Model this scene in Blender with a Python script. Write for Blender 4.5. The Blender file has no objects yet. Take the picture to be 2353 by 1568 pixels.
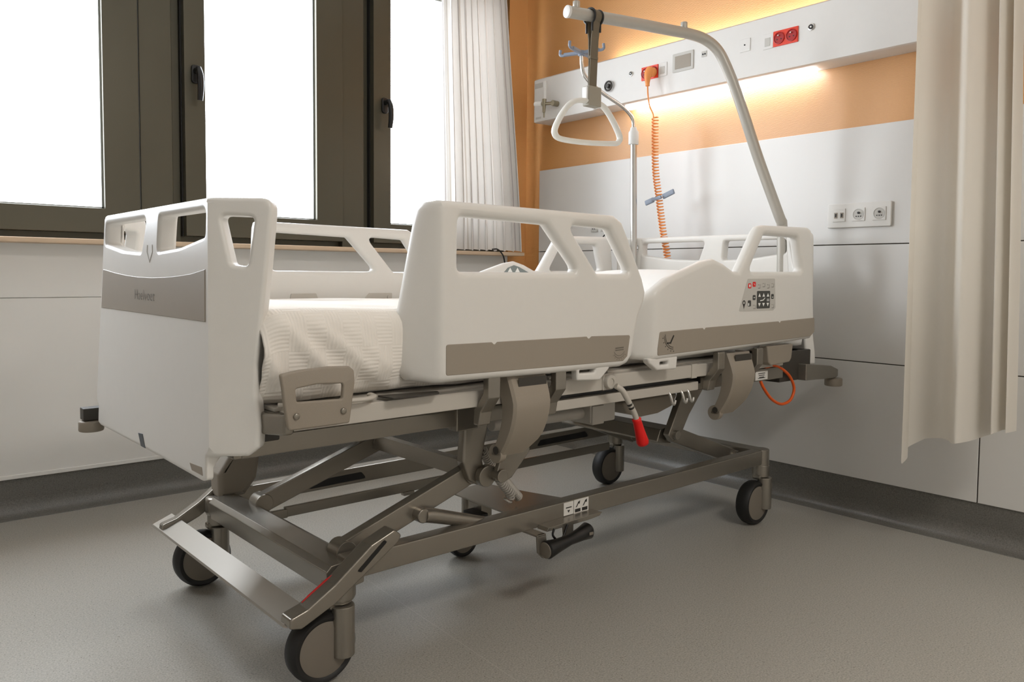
import bpy, bmesh, math, random
from mathutils import Vector, Matrix
from mathutils.geometry import delaunay_2d_cdt
random.seed(4)
PI = math.pi
sc = bpy.context.scene
COL = sc.collection

# ------------------------------------------------------------------ camera
cam_d = bpy.data.cameras.new('camera')
cam = bpy.data.objects.new('camera', cam_d)
COL.objects.link(cam)
yaw, pitch, roll = 0.867264148, 0.0560289861, 0.00856971266
fwd = Vector((math.cos(yaw)*math.cos(pitch), math.sin(yaw)*math.cos(pitch), -math.sin(pitch)))
rgt = Vector((math.sin(yaw), -math.cos(yaw), 0))
upv = rgt.cross(fwd)
r2 = rgt*math.cos(roll) + upv*math.sin(roll)
u2 = -rgt*math.sin(roll) + upv*math.cos(roll)
mw = Matrix((r2, u2, -fwd)).transposed().to_4x4()
mw.translation = Vector((0, 0, 0.85))
cam.matrix_world = mw
cam_d.sensor_fit = 'HORIZONTAL'
cam_d.sensor_width = 36
cam_d.lens = 1819.69/2353*36
cam_d.shift_y = -52.7/2353
cam_d.clip_start = 0.02
sc.camera = cam

# ------------------------------------------------------------------ world, daylight, exposure
sc.view_settings.view_transform = 'Standard'
sc.view_settings.look = 'None'
sc.view_settings.gamma = 1
sc.view_settings.use_curve_mapping = False
sc.view_settings.exposure = 0.0
w = bpy.data.worlds.new('overcast_sky'); sc.world = w
w.use_nodes = True
bg = w.node_tree.nodes['Background']
bg.inputs[0].default_value = (0.90, 0.96, 1.03, 1)
bg.inputs[1].default_value = 13.0

def area(name, loc, rot, sx, sy, power, color, portal=False):
    l = bpy.data.lights.new(name, 'AREA'); l.shape = 'RECTANGLE'
    l.size = sx; l.size_y = sy; l.energy = power; l.color = color
    if portal: l.cycles.is_portal = True
    o = bpy.data.objects.new(name, l); COL.objects.link(o)
    o.location = loc; o.rotation_euler = rot
    return o
area('window_portal', (1.05, 3.33, 1.62), (-PI/2, 0, 0), 3.3, 1.5, 1, (1, 1, 1), True)
area('ceiling_lamp_light', (1.2, -0.9, 2.53), (0, 0, 0), 1.1, 0.5, 35, (1, 0.965, 0.915))

# ------------------------------------------------------------------ materials
def lin(c):
    return tuple(((v/255)/12.92 if v/255 <= 0.04045 else ((v/255+0.055)/1.055)**2.4) for v in c) + (1,)
def mat(name, rgb, rough=0.5, metal=0.0, spec=0.5, noise=0.0, nscale=40, bump=0.0, bscale=200, emis=None, es=0, trans=0, sss=0, coat=0):
    m = bpy.data.materials.new(name); m.use_nodes = True
    nt = m.node_tree; b = nt.nodes['Principled BSDF']
    c = lin(rgb)
    b.inputs['Base Color'].default_value = c
    b.inputs['Roughness'].default_value = rough
    b.inputs['Metallic'].default_value = metal
    b.inputs['Specular IOR Level'].default_value = spec
    b.inputs['Transmission Weight'].default_value = trans
    b.inputs['Coat Weight'].default_value = coat
    b.inputs['Coat Roughness'].default_value = 0.32
    if emis:
        b.inputs['Emission Color'].default_value = lin(emis); b.inputs['Emission Strength'].default_value = es
    tc = nt.nodes.new('ShaderNodeTexCoord')
    if noise >= 0:
        n = nt.nodes.new('ShaderNodeTexNoise'); n.inputs['Scale'].default_value = nscale
        n.inputs['Detail'].default_value = 4
        mr = nt.nodes.new('ShaderNodeMapRange')
        mr.inputs[3].default_value = 1-max(noise, 0.015); mr.inputs[4].default_value = 1+max(noise, 0.015)
        mx = nt.nodes.new('ShaderNodeMix'); mx.data_type = 'RGBA'; mx.blend_type = 'MULTIPLY'
        mx.inputs[0].default_value = 1
        mx.inputs[6].default_value = c
        nt.links.new(tc.outputs['Object'], n.inputs['Vector'])
        nt.links.new(n.outputs[0], mr.inputs[0]); nt.links.new(mr.outputs[0], mx.inputs[7])
        nt.links.new(mx.outputs[2], b.inputs['Base Color'])
    if bump > 0:
        n2 = nt.nodes.new('ShaderNodeTexNoise'); n2.inputs['Scale'].default_value = bscale
        bp = nt.nodes.new('ShaderNodeBump'); bp.inputs['Strength'].default_value = bump
        bp.inputs['Distance'].default_value = 0.002
        nt.links.new(tc.outputs['Object'], n2.inputs['Vector'])
        nt.links.new(n2.outputs[0], bp.inputs['Height']); nt.links.new(bp.outputs[0], b.inputs['Normal'])
    return m

M = {}
M['white_plastic'] = mat('white_plastic', (224, 221, 215), 0.33, noise=0.01, bump=0.05, bscale=600)
M['grey_inlay'] = mat('grey_inlay', (152, 142, 128), 0.45)
M['frame'] = mat('frame_paint', (146, 140, 130), 0.27, 0.7, noise=0.02, bump=0.05, bscale=900)
M['frame_light'] = mat('frame_light_paint', (196, 190, 180), 0.4, 0.1)
M['grey_plastic'] = mat('grey_plastic', (148, 138, 124), 0.5, bump=0.15, bscale=900)
M['dark_plastic'] = mat('dark_plastic', (58, 54, 48), 0.5)
M['rubber'] = mat('rubber', (26, 25, 24), 0.55)
M['disc'] = mat('wheel_disc', (120, 112, 101), 0.5)
M['steel'] = mat('steel', (205, 203, 198), 0.22, 0.9)
M['pole_paint'] = mat('pole_paint', (184, 180, 171), 0.33, 0.3)
M['black'] = mat('black_plastic', (18, 17, 16), 0.35)
M['red'] = mat('red_grip', (226, 16, 10), 0.4)
M['red_mark'] = mat('red_mark', (190, 15, 15), 0.4)
M['ink'] = mat('ink', (45, 42, 38), 0.6)
M['ink_soft'] = mat('ink_soft', (105, 98, 88), 0.6)
M['sticker'] = mat('sticker', (225, 222, 216), 0.5)
M['label_grey'] = mat('label_grey', (196, 193, 186), 0.5)
M['key_dark'] = mat('key_dark', (66, 66, 62), 0.5)
M['white_ink'] = mat('white_ink', (240, 240, 236), 0.5)
M['wall_white'] = mat('laminate_white', (224, 222, 218), 0.28, noise=0.01, nscale=3)
M['panel_white'] = mat('laminate_panel', (238, 236, 231), 0.32, noise=0.01, nscale=3)
M['wall_paint'] = mat('wall_paint', (222, 219, 214), 0.8)
M['ceiling'] = mat('ceiling_paint', (232, 230, 226), 0.9)
M['gap'] = mat('seam_dark', (62, 54, 44), 0.8)
M['sill'] = mat('sill_wood', (214, 188, 158), 0.45, noise=0.05, nscale=12)
M['win'] = mat('window_frame_bronze', (84, 80, 66), 0.36, 0.35, noise=0.04, nscale=8)
M['win_dark'] = mat('window_gasket', (22, 20, 17), 0.5)
M['bead'] = mat('glazing_bead', (150, 154, 150), 0.3, 0.6)
M['console'] = mat('console_white', (226, 224, 220), 0.4)
M['console_edge'] = mat('console_edge', (190, 186, 178), 0.5)
M['glow'] = mat('lamp_diffuser', (255, 255, 255), 0.6, emis=(240, 246, 255), es=12)
M['orange_plug'] = mat('orange_plug', (246, 158, 86), 0.45)
M['orange_cord'] = mat('orange_cord', (244, 156, 84), 0.4)
M['orange_cable'] = mat('orange_cable', (226, 92, 20), 0.4)
M['socket_red'] = mat('socket_red', (228, 62, 34), 0.35)
M['socket_red_dark'] = mat('socket_red_dark', (170, 22, 18), 0.4)
M['blue_grey'] = mat('blue_grey_plastic', (132, 142, 158), 0.4)
M['strap'] = mat('strap_webbing', (112, 102, 84), 0.7, bump=0.5, bscale=900)
M['strap_clip'] = mat('strap_clip', (152, 146, 132), 0.5)
M['handle_white'] = mat('handle_translucent', (226, 224, 216), 0.3)
M['brass'] = mat('outlet_metal', (150, 142, 122), 0.3, 0.8)
M['sheet'] = mat('sheet_cotton', (240, 238, 234), 0.85, bump=0.4, bscale=700)
M['mattress'] = mat('mattress_cover', (228, 224, 216), 0.75)

def nodes_of(m): return m.node_tree.nodes, m.node_tree.links
# floor vinyl with flecks and one welded seam
def floor_mat(name, dark=1.0):
    m = mat(name, (158, 153, 141), 0.34, noise=0.03, nscale=6)
    N, L = nodes_of(m); b = N['Principled BSDF']
    tc = N.new('ShaderNodeTexCoord')
    base = N.new('ShaderNodeTexNoise'); base.inputs['Scale'].default_value = 260; base.inputs['Detail'].default_value = 3
    r0 = N.new('ShaderNodeValToRGB'); r0.color_ramp.elements[0].position = 0.35; r0.color_ramp.elements[1].position = 0.65
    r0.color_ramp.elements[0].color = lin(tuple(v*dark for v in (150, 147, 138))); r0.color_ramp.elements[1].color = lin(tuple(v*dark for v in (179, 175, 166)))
    L.new(tc.outputs['Object'], base.inputs['Vector']); L.new(base.outputs[0], r0.inputs[0])
    prev = r0.outputs[0]
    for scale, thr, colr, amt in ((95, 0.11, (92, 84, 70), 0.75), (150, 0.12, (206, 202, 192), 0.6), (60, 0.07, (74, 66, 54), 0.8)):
        v = N.new('ShaderNodeTexVoronoi'); v.inputs['Scale'].default_value = scale
        mp = N.new('ShaderNodeMapping'); mp.inputs['Location'].default_value = (scale*0.37, scale*0.11, 0)
        L.new(tc.outputs['Object'], mp.inputs[0]); L.new(mp.outputs[0], v.inputs['Vector'])
        lt = N.new('ShaderNodeMath'); lt.operation = 'LESS_THAN'; lt.inputs[1].default_value = thr
        L.new(v.outputs['Distance'], lt.inputs[0])
        sc_ = N.new('ShaderNodeMath'); sc_.operation = 'MULTIPLY'; sc_.inputs[1].default_value = amt
        L.new(lt.outputs[0], sc_.inputs[0])
        mx = N.new('ShaderNodeMix'); mx.data_type = 'RGBA'
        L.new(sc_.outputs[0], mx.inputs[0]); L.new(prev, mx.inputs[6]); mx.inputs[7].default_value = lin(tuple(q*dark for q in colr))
        prev = mx.outputs[2]
    if dark == 1.0:      # welded sheet seam
        sp = N.new('ShaderNodeSeparateXYZ'); L.new(tc.outputs['Object'], sp.inputs[0])
        m1 = N.new('ShaderNodeMath'); m1.operation = 'MULTIPLY_ADD'; m1.inputs[1].default_value = -0.05; m1.inputs[2].default_value = -0.994
        L.new(sp.outputs[1], m1.inputs[0])
        m2 = N.new('ShaderNodeMath'); m2.operation = 'ADD'; L.new(sp.outputs[0], m2.inputs[0]); L.new(m1.outputs[0], m2.inputs[1])
        m3 = N.new('ShaderNodeMath'); m3.operation = 'ABSOLUTE'; L.new(m2.outputs[0], m3.inputs[0])
        m4 = N.new('ShaderNodeMath'); m4.operation = 'LESS_THAN'; m4.inputs[1].default_value = 0.0007; L.new(m3.outputs[0], m4.inputs[0])
        mx = N.new('ShaderNodeMix'); mx.data_type = 'RGBA'
        L.new(m4.outputs[0], mx.inputs[0]); L.new(prev, mx.inputs[6]); mx.inputs[7].default_value = lin((186, 184, 176)); prev = mx.outputs[2]
    L.new(prev, b.inputs['Base Color'])
    nb = N.new('ShaderNodeTexNoise'); nb.inputs['Scale'].default_value = 400
    bp = N.new('ShaderNodeBump'); bp.inputs['Strength'].default_value = 0.12; bp.inputs['Distance'].default_value = 0.001
    L.new(tc.outputs['Object'], nb.inputs['Vector']); L.new(nb.outputs[0], bp.inputs['Height']); L.new(bp.outputs[0], b.inputs['Normal'])
    return m
M['floor'] = floor_mat('floor_vinyl')
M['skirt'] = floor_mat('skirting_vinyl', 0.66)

def orange_mat():
    m = mat('wall_orange_paper', (216, 157, 92), 0.42, spec=0.7, noise=0.02, nscale=5, coat=0.8)
    N, L = nodes_of(m); b = N['Principled BSDF']
    tc = N.new('ShaderNodeTexCoord')
    mp = N.new('ShaderNodeMapping'); mp.inputs['Scale'].default_value = (1, 1, 1)
    wv = N.new('ShaderNodeTexWave'); wv.wave_type = 'BANDS'; wv.bands_direction = 'Z'
    wv.inputs['Scale'].default_value = 78; wv.inputs['Distortion'].default_value = 5.0
    wv.inputs['Detail'].default_value = 2; wv.inputs['Detail Scale'].default_value = 1.3
    bp = N.new('ShaderNodeBump'); bp.inputs['Strength'].default_value = 0.3; bp.inputs['Distance'].default_value = 0.002
    L.new(tc.outputs['Object'], mp.inputs[0]); L.new(mp.outputs[0], wv.inputs['Vector'])
    L.new(wv.outputs['Fac'], bp.inputs['Height']); L.new(bp.outputs[0], b.inputs['Normal'])
    return m
M['orange'] = orange_mat()

def cloth_mat(name, rgb, transl=0.3, stripes=False):
    m = bpy.data.materials.new(name); m.use_nodes = True
    N, L = nodes_of(m); b = N['Principled BSDF']; out = N['Material Output']
    b.inputs['Roughness'].default_value = 0.85
    tc = N.new('ShaderNodeTexCoord')
    n = N.new('ShaderNodeTexNoise'); n.inputs['Scale'].default_value = 350
    bp = N.new('ShaderNodeBump'); bp.inputs['Strength'].default_value = 0.15; bp.inputs['Distance'].default_value = 0.001
    L.new(tc.outputs['Object'], n.inputs['Vector']); L.new(n.outputs[0], bp.inputs['Height']); L.new(bp.outputs[0], b.inputs['Normal'])
    colsock = None
    if stripes:
        uv = N.new('ShaderNodeUVMap')
        sp = N.new('ShaderNodeSeparateXYZ'); L.new(uv.outputs[0], sp.inputs[0])
        fr = N.new('ShaderNodeMath'); fr.operation = 'FRACT'
        mu = N.new('ShaderNodeMath'); mu.operation = 'MULTIPLY'; mu.inputs[1].default_value = 9
        L.new(sp.outputs[0], mu.inputs[0]); L.new(mu.outputs[0], fr.inputs[0])
        r = N.new('ShaderNodeValToRGB'); r.color_ramp.interpolation = 'CONSTANT'
        els = r.color_ramp.elements
        els[0].position = 0; els[0].color = lin(rgb)
        els[1].position = 0.30; els[1].color = lin((186, 178, 176))
        for p, c in ((0.335, rgb), (0.52, (204, 196, 186)), (0.60, rgb), (0.78, (178, 172, 172)), (0.80, rgb)):
            e = els.new(p); e.color = lin(c)
        L.new(fr.outputs[0], r.inputs[0]); colsock = r.outputs[0]
        L.new(colsock, b.inputs['Base Color'])
    else:
        b.inputs['Base Color'].default_value = lin(rgb)
        n3 = N.new('ShaderNodeTexNoise'); n3.inputs['Scale'].default_value = 3
        mr = N.new('ShaderNodeMapRange'); mr.inputs[3].default_value = 0.97; mr.inputs[4].default_value = 1.03
        mx = N.new('ShaderNodeMix'); mx.data_type = 'RGBA'; mx.blend_type = 'MULTIPLY'; mx.inputs[0].default_value = 1
        mx.inputs[6].default_value = lin(rgb)
        L.new(tc.outputs['Object'], n3.inputs['Vector']); L.new(n3.outputs[0], mr.inputs[0]); L.new(mr.outputs[0], mx.inputs[7])
        L.new(mx.outputs[2], b.inputs['Base Color'])
    tr = N.new('ShaderNodeBsdfTranslucent')
    if colsock: L.new(colsock, tr.inputs[0])
    else: tr.inputs[0].default_value = lin(rgb)
    ms = N.new('ShaderNodeMixShader'); ms.inputs[0].default_value = transl
    L.new(b.outputs[0], ms.inputs[1]); L.new(tr.outputs[0], ms.inputs[2]); L.new(ms.outputs[0], out.inputs[0])
    return m
M['curtain_striped'] = cloth_mat('window_curtain_cloth', (230, 226, 221), 0.07, True)
M['curtain_cream'] = cloth_mat('privacy_curtain_cloth', (240, 235, 226), 0.38)

def blanket_mat():
    m = mat('blanket_weave', (240, 234, 225), 0.85)
    N, L = nodes_of(m); b = N['Principled BSDF']
    uv = N.new('ShaderNodeUVMap')
    def mth(op, a, bb=None):
        x = N.new('ShaderNodeMath'); x.operation = op
        if isinstance(a, (int, float)): x.inputs[0].default_value = a
        else: L.new(a, x.inputs[0])
        if bb is not None:
            if isinstance(bb, (int, float)): x.inputs[1].default_value = bb
            else: L.new(bb, x.inputs[1])
        return x.outputs[0]
    sp = N.new('ShaderNodeSeparateXYZ'); L.new(uv.outputs[0], sp.inputs[0])
    ch = N.new('ShaderNodeTexChecker'); ch.inputs['Scale'].default_value = 1
    mp = N.new('ShaderNodeMapping'); mp.inputs['Scale'].default_value = (1/0.037, 1/0.068, 1)
    L.new(uv.outputs[0], mp.inputs[0]); L.new(mp.outputs[0], ch.inputs['Vector'])
    a = mth('SINE', mth('MULTIPLY', sp.outputs[0], 2*PI/0.0066))
    c = mth('SINE', mth('MULTIPLY', sp.outputs[1], 2*PI/0.0071))
    mx = N.new('ShaderNodeMix'); mx.data_type = 'FLOAT'
    L.new(ch.outputs['Fac'], mx.inputs[0]); L.new(a, mx.inputs[2]); L.new(c, mx.inputs[3])
    bp = N.new('ShaderNodeBump'); bp.inputs['Strength'].default_value = 0.28; bp.inputs['Distance'].default_value = 0.0014
    L.new(mx.outputs[0], bp.inputs['Height']); L.new(bp.outputs[0], b.inputs['Normal'])
    return m
M['blanket'] = blanket_mat()

def glass_mat():
    m = bpy.data.materials.new('window_glass'); m.use_nodes = True
    N, L = nodes_of(m); N.remove(N['Principled BSDF']); out = N['Material Output']
    t = N.new('ShaderNodeBsdfTransparent'); g = N.new('ShaderNodeBsdfGlossy'); g.inputs['Roughness'].default_value = 0.02
    ms = N.new('ShaderNodeMixShader'); ms.inputs[0].default_value = 0.06
    L.new(t.outputs[0], ms.inputs[1]); L.new(g.outputs[0], ms.inputs[2]); L.new(ms.outputs[0], out.inputs[0])
    return m
M['glass'] = glass_mat()

# ------------------------------------------------------------------ object helpers
def finish(name, bm, m, parent=None, smooth=40, mats=None, wn=False):
    bmesh.ops.remove_doubles(bm, verts=bm.verts, dist=1e-6)
    bmesh.ops.recalc_face_normals(bm, faces=bm.faces)
    me = bpy.data.meshes.new(name); bm.to_mesh(me); bm.free()
    for mm in (mats or [m]): me.materials.append(M[mm] if isinstance(mm, str) else mm)
    if smooth:
        for p in me.polygons: p.use_smooth = True
        me.set_sharp_from_angle(angle=math.radians(smooth))
    o = bpy.data.objects.new(name, me); COL.objects.link(o)
    if parent: o.parent = parent
    if wn or (smooth and 20 <= smooth <= 45):
        md = o.modifiers.new('weighted', 'WEIGHTED_NORMAL'); md.keep_sharp = True
    return o
def tag(o, label=None, cat=None, group=None, kind=None):
    if label: o['label'] = label
    if cat: o['category'] = cat
    if group: o['group'] = group
    if kind: o['kind'] = kind
    return o
def struct(o): o['kind'] = 'structure'; return o
def empty(name, loc=(0, 0, 0), rz=0, parent=None):
    o = bpy.data.objects.new(name, None); COL.objects.link(o); o.empty_display_size = 0.05
    o.location = loc; o.rotation_euler = (0, 0, rz)
    if parent: o.parent = parent
    return o
def NB(): return bmesh.new()

def box(bm, x0, x1, y0, y1, z0, z1, bev=0.0, mi=0, M4=None, seg=2):
    r = bmesh.ops.create_cube(bm, size=1)
    vs = r['verts']
    for v in vs:
        v.co = Vector(((x0+x1)/2 + v.co.x*(x1-x0), (y0+y1)/2 + v.co.y*(y1-y0), (z0+z1)/2 + v.co.z*(z1-z0)))
    fs = set(f for v in vs for f in v.link_faces)
    if bev > 0:
        es = list(set(e for v in vs for e in v.link_edges))
        rr = bmesh.ops.bevel(bm, geom=es, offset=bev, segments=seg, affect='EDGES', profile=0.5)
        vs = list(set(rr['verts']) | set(v for f in rr['faces'] for v in f.verts))
        # gather whole island
        fs = set(rr['faces'])
        st = list(fs)
        while st:
            f = st.pop()
            for e in f.edges:
                for g in e.link_faces:
                    if g not in fs: fs.add(g); st.append(g)
        vs = list(set(v for f in fs for v in f.verts))
    for f in fs: f.material_index = mi
    if M4 is not None:
        for v in vs: v.co = M4 @ v.co
    return vs
def frame_axes(t, ref=Vector((0, 0, 1))):
    t = t.normalized()
    a = ref - t*ref.dot(t)
    if a.length < 1e-4: a = Vector((1, 0, 0)) - t*t.x
    a.normalize(); return a, t.cross(a)
def obar(bm, p0, p1, w, h, bev=0.0, mi=0, ref=Vector((0, 0, 1))):
    """bar of rectangular section from p0 to p1: h along ref side, w across"""
    p0, p1 = Vector(p0), Vector(p1); t = (p1-p0)
    a, b = frame_axes(t, ref)
    m4 = Matrix((t.normalized(), b, a)).transposed().to_4x4(); m4.translation = (p0+p1)/2
    return box(bm, -t.length/2, t.length/2, -w/2, w/2, -h/2, h/2, bev, mi, m4)
def smooth_path(pts, n=6, closed=False):
    P = [Vector(p) for p in pts]; out = []
    N = len(P); rng = range(N if closed else N-1)
    for i in rng:
        p0 = P[(i-1) % N] if (closed or i > 0) else P[i]*2-P[i+1]
        p1 = P[i]; p2 = P[(i+1) % N]
        p3 = P[(i+2) % N] if (closed or i+2 < N) else p2*2-p1
        for k in range(n):
            t = k/n
            out.append(0.5*((2*p1)+(-p0+p2)*t+(2*p0-5*p1+4*p2-p3)*t*t+(-p0+3*p1-3*p2+p3)*t**3))
    if not closed: out.append(P[-1])
    return out
def tube(bm, pts, r, seg=12, closed=False, mi=0, flat=None, caps=True):
    """pts list of Vectors; r number or list; flat=(a,b) elliptical radii with ref z"""
    P = [Vector(p) for p in pts]; N = len(P); rings = []
    t0 = (P[1]-P[0]).normalized(); a, b = frame_axes(t0)
    for i in range(N):
        if closed: t = (P[(i+1) % N]-P[(i-1) % N])
        else: t = P[min(i+1, N-1)]-P[max(i-1, 0)]
        t.normalize()
        a = (a - t*a.dot(t)).normalized(); b = t.cross(a)
        rr = r[i] if isinstance(r, (list, tuple)) else r
        ra, rb = (flat if flat else (rr, rr))
        rings.append([bm.verts.new(P[i] + a*ra*math.cos(2*PI*k/seg) + b*rb*math.sin(2*PI*k/seg)) for k in range(seg)])
    for i in range(N if closed else N-1):
        A, B = rings[i], rings[(i+1) % N]
        for k in range(seg):
            f = bm.faces.new((A[k], A[(k+1) % seg], B[(k+1) % seg], B[k])); f.material_index = mi
    if not closed and caps:
        f = bm.faces.new(rings[0]); f.material_index = mi
        f = bm.faces.new(list(reversed(rings[-1]))); f.material_index = mi
def cyl(bm, p0, p1, r, seg=24, bev=0.0, mi=0, r2=None):
    p0, p1 = Vector(p0), Vector(p1); r2 = r if r2 is None else r2
    t = (p1-p0); L = t.length; t.normalize()
    if bev > 0:
        tube(bm, [p0, p0+t*bev*0.3, p0+t*bev, p1-t*bev, p1-t*bev*0.3, p1], [r-bev, r-bev*0.3, r, r2, r2-bev*0.3, r2-bev], seg, mi=mi)
    else: tube(bm, [p0, p1], [r, r2], seg, mi=mi)
def lathe(bm, c, axis, prof, seg=40, mi=0):
    """prof: (offset along axis, radius) closed ring section from first to last"""
    c = Vector(c); ax = Vector(axis).normalized(); a, b = frame_axes(ax)
    rings = []
    for (o, r) in prof:
        if r < 1e-6: rings.append([bm.verts.new(c+ax*o)])
        else: rings.append([bm.verts.new(c+ax*o+a*r*math.cos(2*PI*k/seg)+b*r*math.sin(2*PI*k/seg)) for k in range(seg)])
    for A, B in zip(rings, rings[1:]):
        for k in range(seg):
            k2 = (k+1) % seg
            if len(A) == 1 and len(B) == 1: continue
            if len(A) == 1: f = bm.faces.new((A[0], B[k2], B[k]))
            elif len(B) == 1: f = bm.faces.new((A[k], A[k2], B[0]))
            else: f = bm.faces.new((A[k], A[k2], B[k2], B[k]))
            f.material_index = mi

def rc(pts, r, n=5):
    """round the corners of a closed outline"""
    out = []; N = len(pts)
    for i in range(N):
        p = Vector(pts[i]).to_2d(); a = Vector(pts[i-1]).to_2d(); b = Vector(pts[(i+1) % N]).to_2d()
        ri = r[i] if isinstance(r, (list, tuple)) else r
        da, db = (a-p), (b-p); la, lb = da.length, db.length
        if ri <= 0 or la < 1e-6 or lb < 1e-6: out.append(p); continue
        da /= la; db /= lb
        ang = math.acos(max(-1, min(1, da.dot(db))))
        if ang > PI-0.06: out.append(p); continue
        d = min(ri/math.tan(ang/2), la*0.48, lb*0.48)
        for k in range(n+1):
            t = k/n
            q0 = p+da*d; q1 = p+db*d
            out.append(q0*(1-t)**2 + p*2*t*(1-t) + q1*t*t)
    return out
def area2(l): return sum(l[i-1][0]*l[i][1]-l[i][0]*l[i-1][1] for i in range(len(l)))/2
def resample(l, step):
    out = []
    for i in range(len(l)):
        a, b = l[i], l[(i+1) % len(l)]; n = max(1, int(math.ceil((b-a).length/step)))
        for k in range(n): out.append(a+(b-a)*k/n)
    return out
def plate(bm, outline, holes, th, bev, fmap, step=0.03, nb=4, mi=0, r=0.0, rh=0.0, grid=None, back=True, creases=()):
    """solid sheet: outline/holes in (u,v); fmap(u,v,w) -> xyz ; w 0 front .. th back ; edges rounded by bev"""
    loops = [rc(outline, r) if r else [Vector(p).to_2d() for p in outline]]
    for h in holes: loops.append(rc(h, rh) if rh else [Vector(p).to_2d() for p in h])
    L2 = []
    for i, l in enumerate(loops):
        # drop duplicates
        q = [l[0]]
        for p in l[1:]:
            if (p-q[-1]).length > 2e-4: q.append(p)
        if (q[0]-q[-1]).length < 2e-4: q.pop()
        if (area2(q) > 0) != (i == 0): q.reverse()   # outer ccw, holes cw
        L2.append(resample(q, step))
    def inset(l, d):
        out = []; N = len(l)
        for i in range(N):
            e0 = (l[i]-l[i-1]).normalized(); e1 = (l[(i+1) % N]-l[i]).normalized()
            n0 = Vector((-e0.y, e0.x)); n1 = Vector((-e1.y, e1.x))
            m = (n0+n1)
            if m.length < 1e-3: m = n0.copy()
            m.normalize(); k = max(0.45, m.dot(n0))
            out.append(l[i]+m*d/k)
        return out
    prof = [(bev*(1-math.sin(PI/2*k/nb)), bev*(1-math.cos(PI/2*k/nb))) for k in range(nb+1)] if bev > 0 else [(0, 0)]
    # prof: inset, w ; starts (bev,0) ... ends (0,bev)
    allw = [(a, w_) for a, w_ in prof] + [(a, th-w_) for a, w_ in reversed(prof)]
    rings = []
    for l in L2:
        rr = []
        for a, w_ in allw:
            li = inset(l, a) if a > 0 else l
            rr.append([bm.verts.new(fmap(p.x, p.y, w_)) for p in li])
        rings.append((l, rr))
        N = len(l)
        for A, B in zip(rr, rr[1:]):
            for k in range(N):
                try:
                    f = bm.faces.new((A[k], A[(k+1) % N], B[(k+1) % N], B[k])); f.material_index = mi
                except ValueError: pass
    capl = [inset(l, allw[0][0]) if allw[0][0] > 0 else l for l, _ in rings]
    V = []; F = []; src = []
    for li, l in enumerate(capl):
        s = len(V); V += [Vector((p.x, p.y)) for p in l]; F.append(list(range(s, s+len(l)))); src += [(li, k) for k in range(len(l))]
    nb0 = len(V)
    E = [(f[k], f[(k+1) % len(f)]) for f in F for k in range(len(f))]
    if creases:
        ys = [p.y for p in V]
        for cx_ in creases:
            gy = min(ys)
            while gy < max(ys):
                p = Vector((cx_, gy)); ins = False
                if min((p-q).length for q in V[:nb0]) > 0.003:
                    for f in F:
                        for k in range(len(f)):
                            a, b = V[f[k]], V[f[(k+1) % len(f)]]
                            if (a.y > p.y) != (b.y > p.y) and p.x < (b.x-a.x)*(p.y-a.y)/(b.y-a.y)+a.x: ins = not ins
                    if ins: V.append(p)
                gy += 0.012
    if grid:
        xs = [p.x for p in V]; ys = [p.y for p in V]
        gx = min(xs)
        pts = []
        while gx < max(xs):
            gy = min(ys)
            while gy < max(ys):
                p = Vector((gx, gy))
                if min((p-q).length for q in V) > grid*0.45:
                    ins = False
                    for f in F:
                        for k in range(len(f)):
                            a, b = V[f[k]], V[f[(k+1) % len(f)]]
                            if (a.y > p.y) != (b.y > p.y) and p.x < (b.x-a.x)*(p.y-a.y)/(b.y-a.y)+a.x: ins = not ins
                    if ins: pts.append(p)
                gy += grid
            gx += grid
        V += pts
    res = delaunay_2d_cdt(V, E, [], 0, 1e-7)
    vo, _, fo, ovs = res[0], res[1], res[2], res[3]
    def inside(p):
        ins = False
        for f in F:
            for k in range(len(f)):
                a, b = V[f[k]], V[f[(k+1) % len(f)]]
                if (a.y > p.y) != (b.y > p.y) and p.x < (b.x-a.x)*(p.y-a.y)/(b.y-a.y)+a.x: ins = not ins
        return ins
    for side in ((0, 1) if back else (0,)):
        w_ = 0 if side == 0 else th
        vm = []
        for i, p in enumerate(vo):
            o = ovs[i]; o = [q for q in o if q < nb0]
            if o:
                li, k = src[o[0]]; vm.append(rings[li][1][0 if side == 0 else -1][k])
            else: vm.append(bm.verts.new(fmap(p.x, p.y, w_)))
        for t in fo:
            c = sum((vo[i] for i in t), Vector((0, 0)))/len(t)
            if not inside(c): continue
            pa, pb, pc = (vo[i] for i in t[:3])
            if abs((pb-pa).cross(pc-pa)) < 3e-5*max((pb-pa).length, (pc-pb).length, (pa-pc).length): continue
            try:
                f = bm.faces.new([vm[i] for i in (t if side == 0 else reversed(t))]); f.material_index = mi
            except ValueError: pass
def prism(bm, pts, axis, c0, c1, bev=0.0, mi=0, r=0.0):
    """outline in the two other axes, extruded along axis from c0 to c1"""
    def fm(u, v, w_):
        t = c0+(c1-c0)*w_/abs(c1-c0)
        return {'x': Vector((t, u, v)), 'y': Vector((u, t, v)), 'z': Vector((u, v, t))}[axis]
    plate(bm, pts, [], abs(c1-c0), bev, fm, step=0.2, nb=3, mi=mi, r=r)
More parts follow.
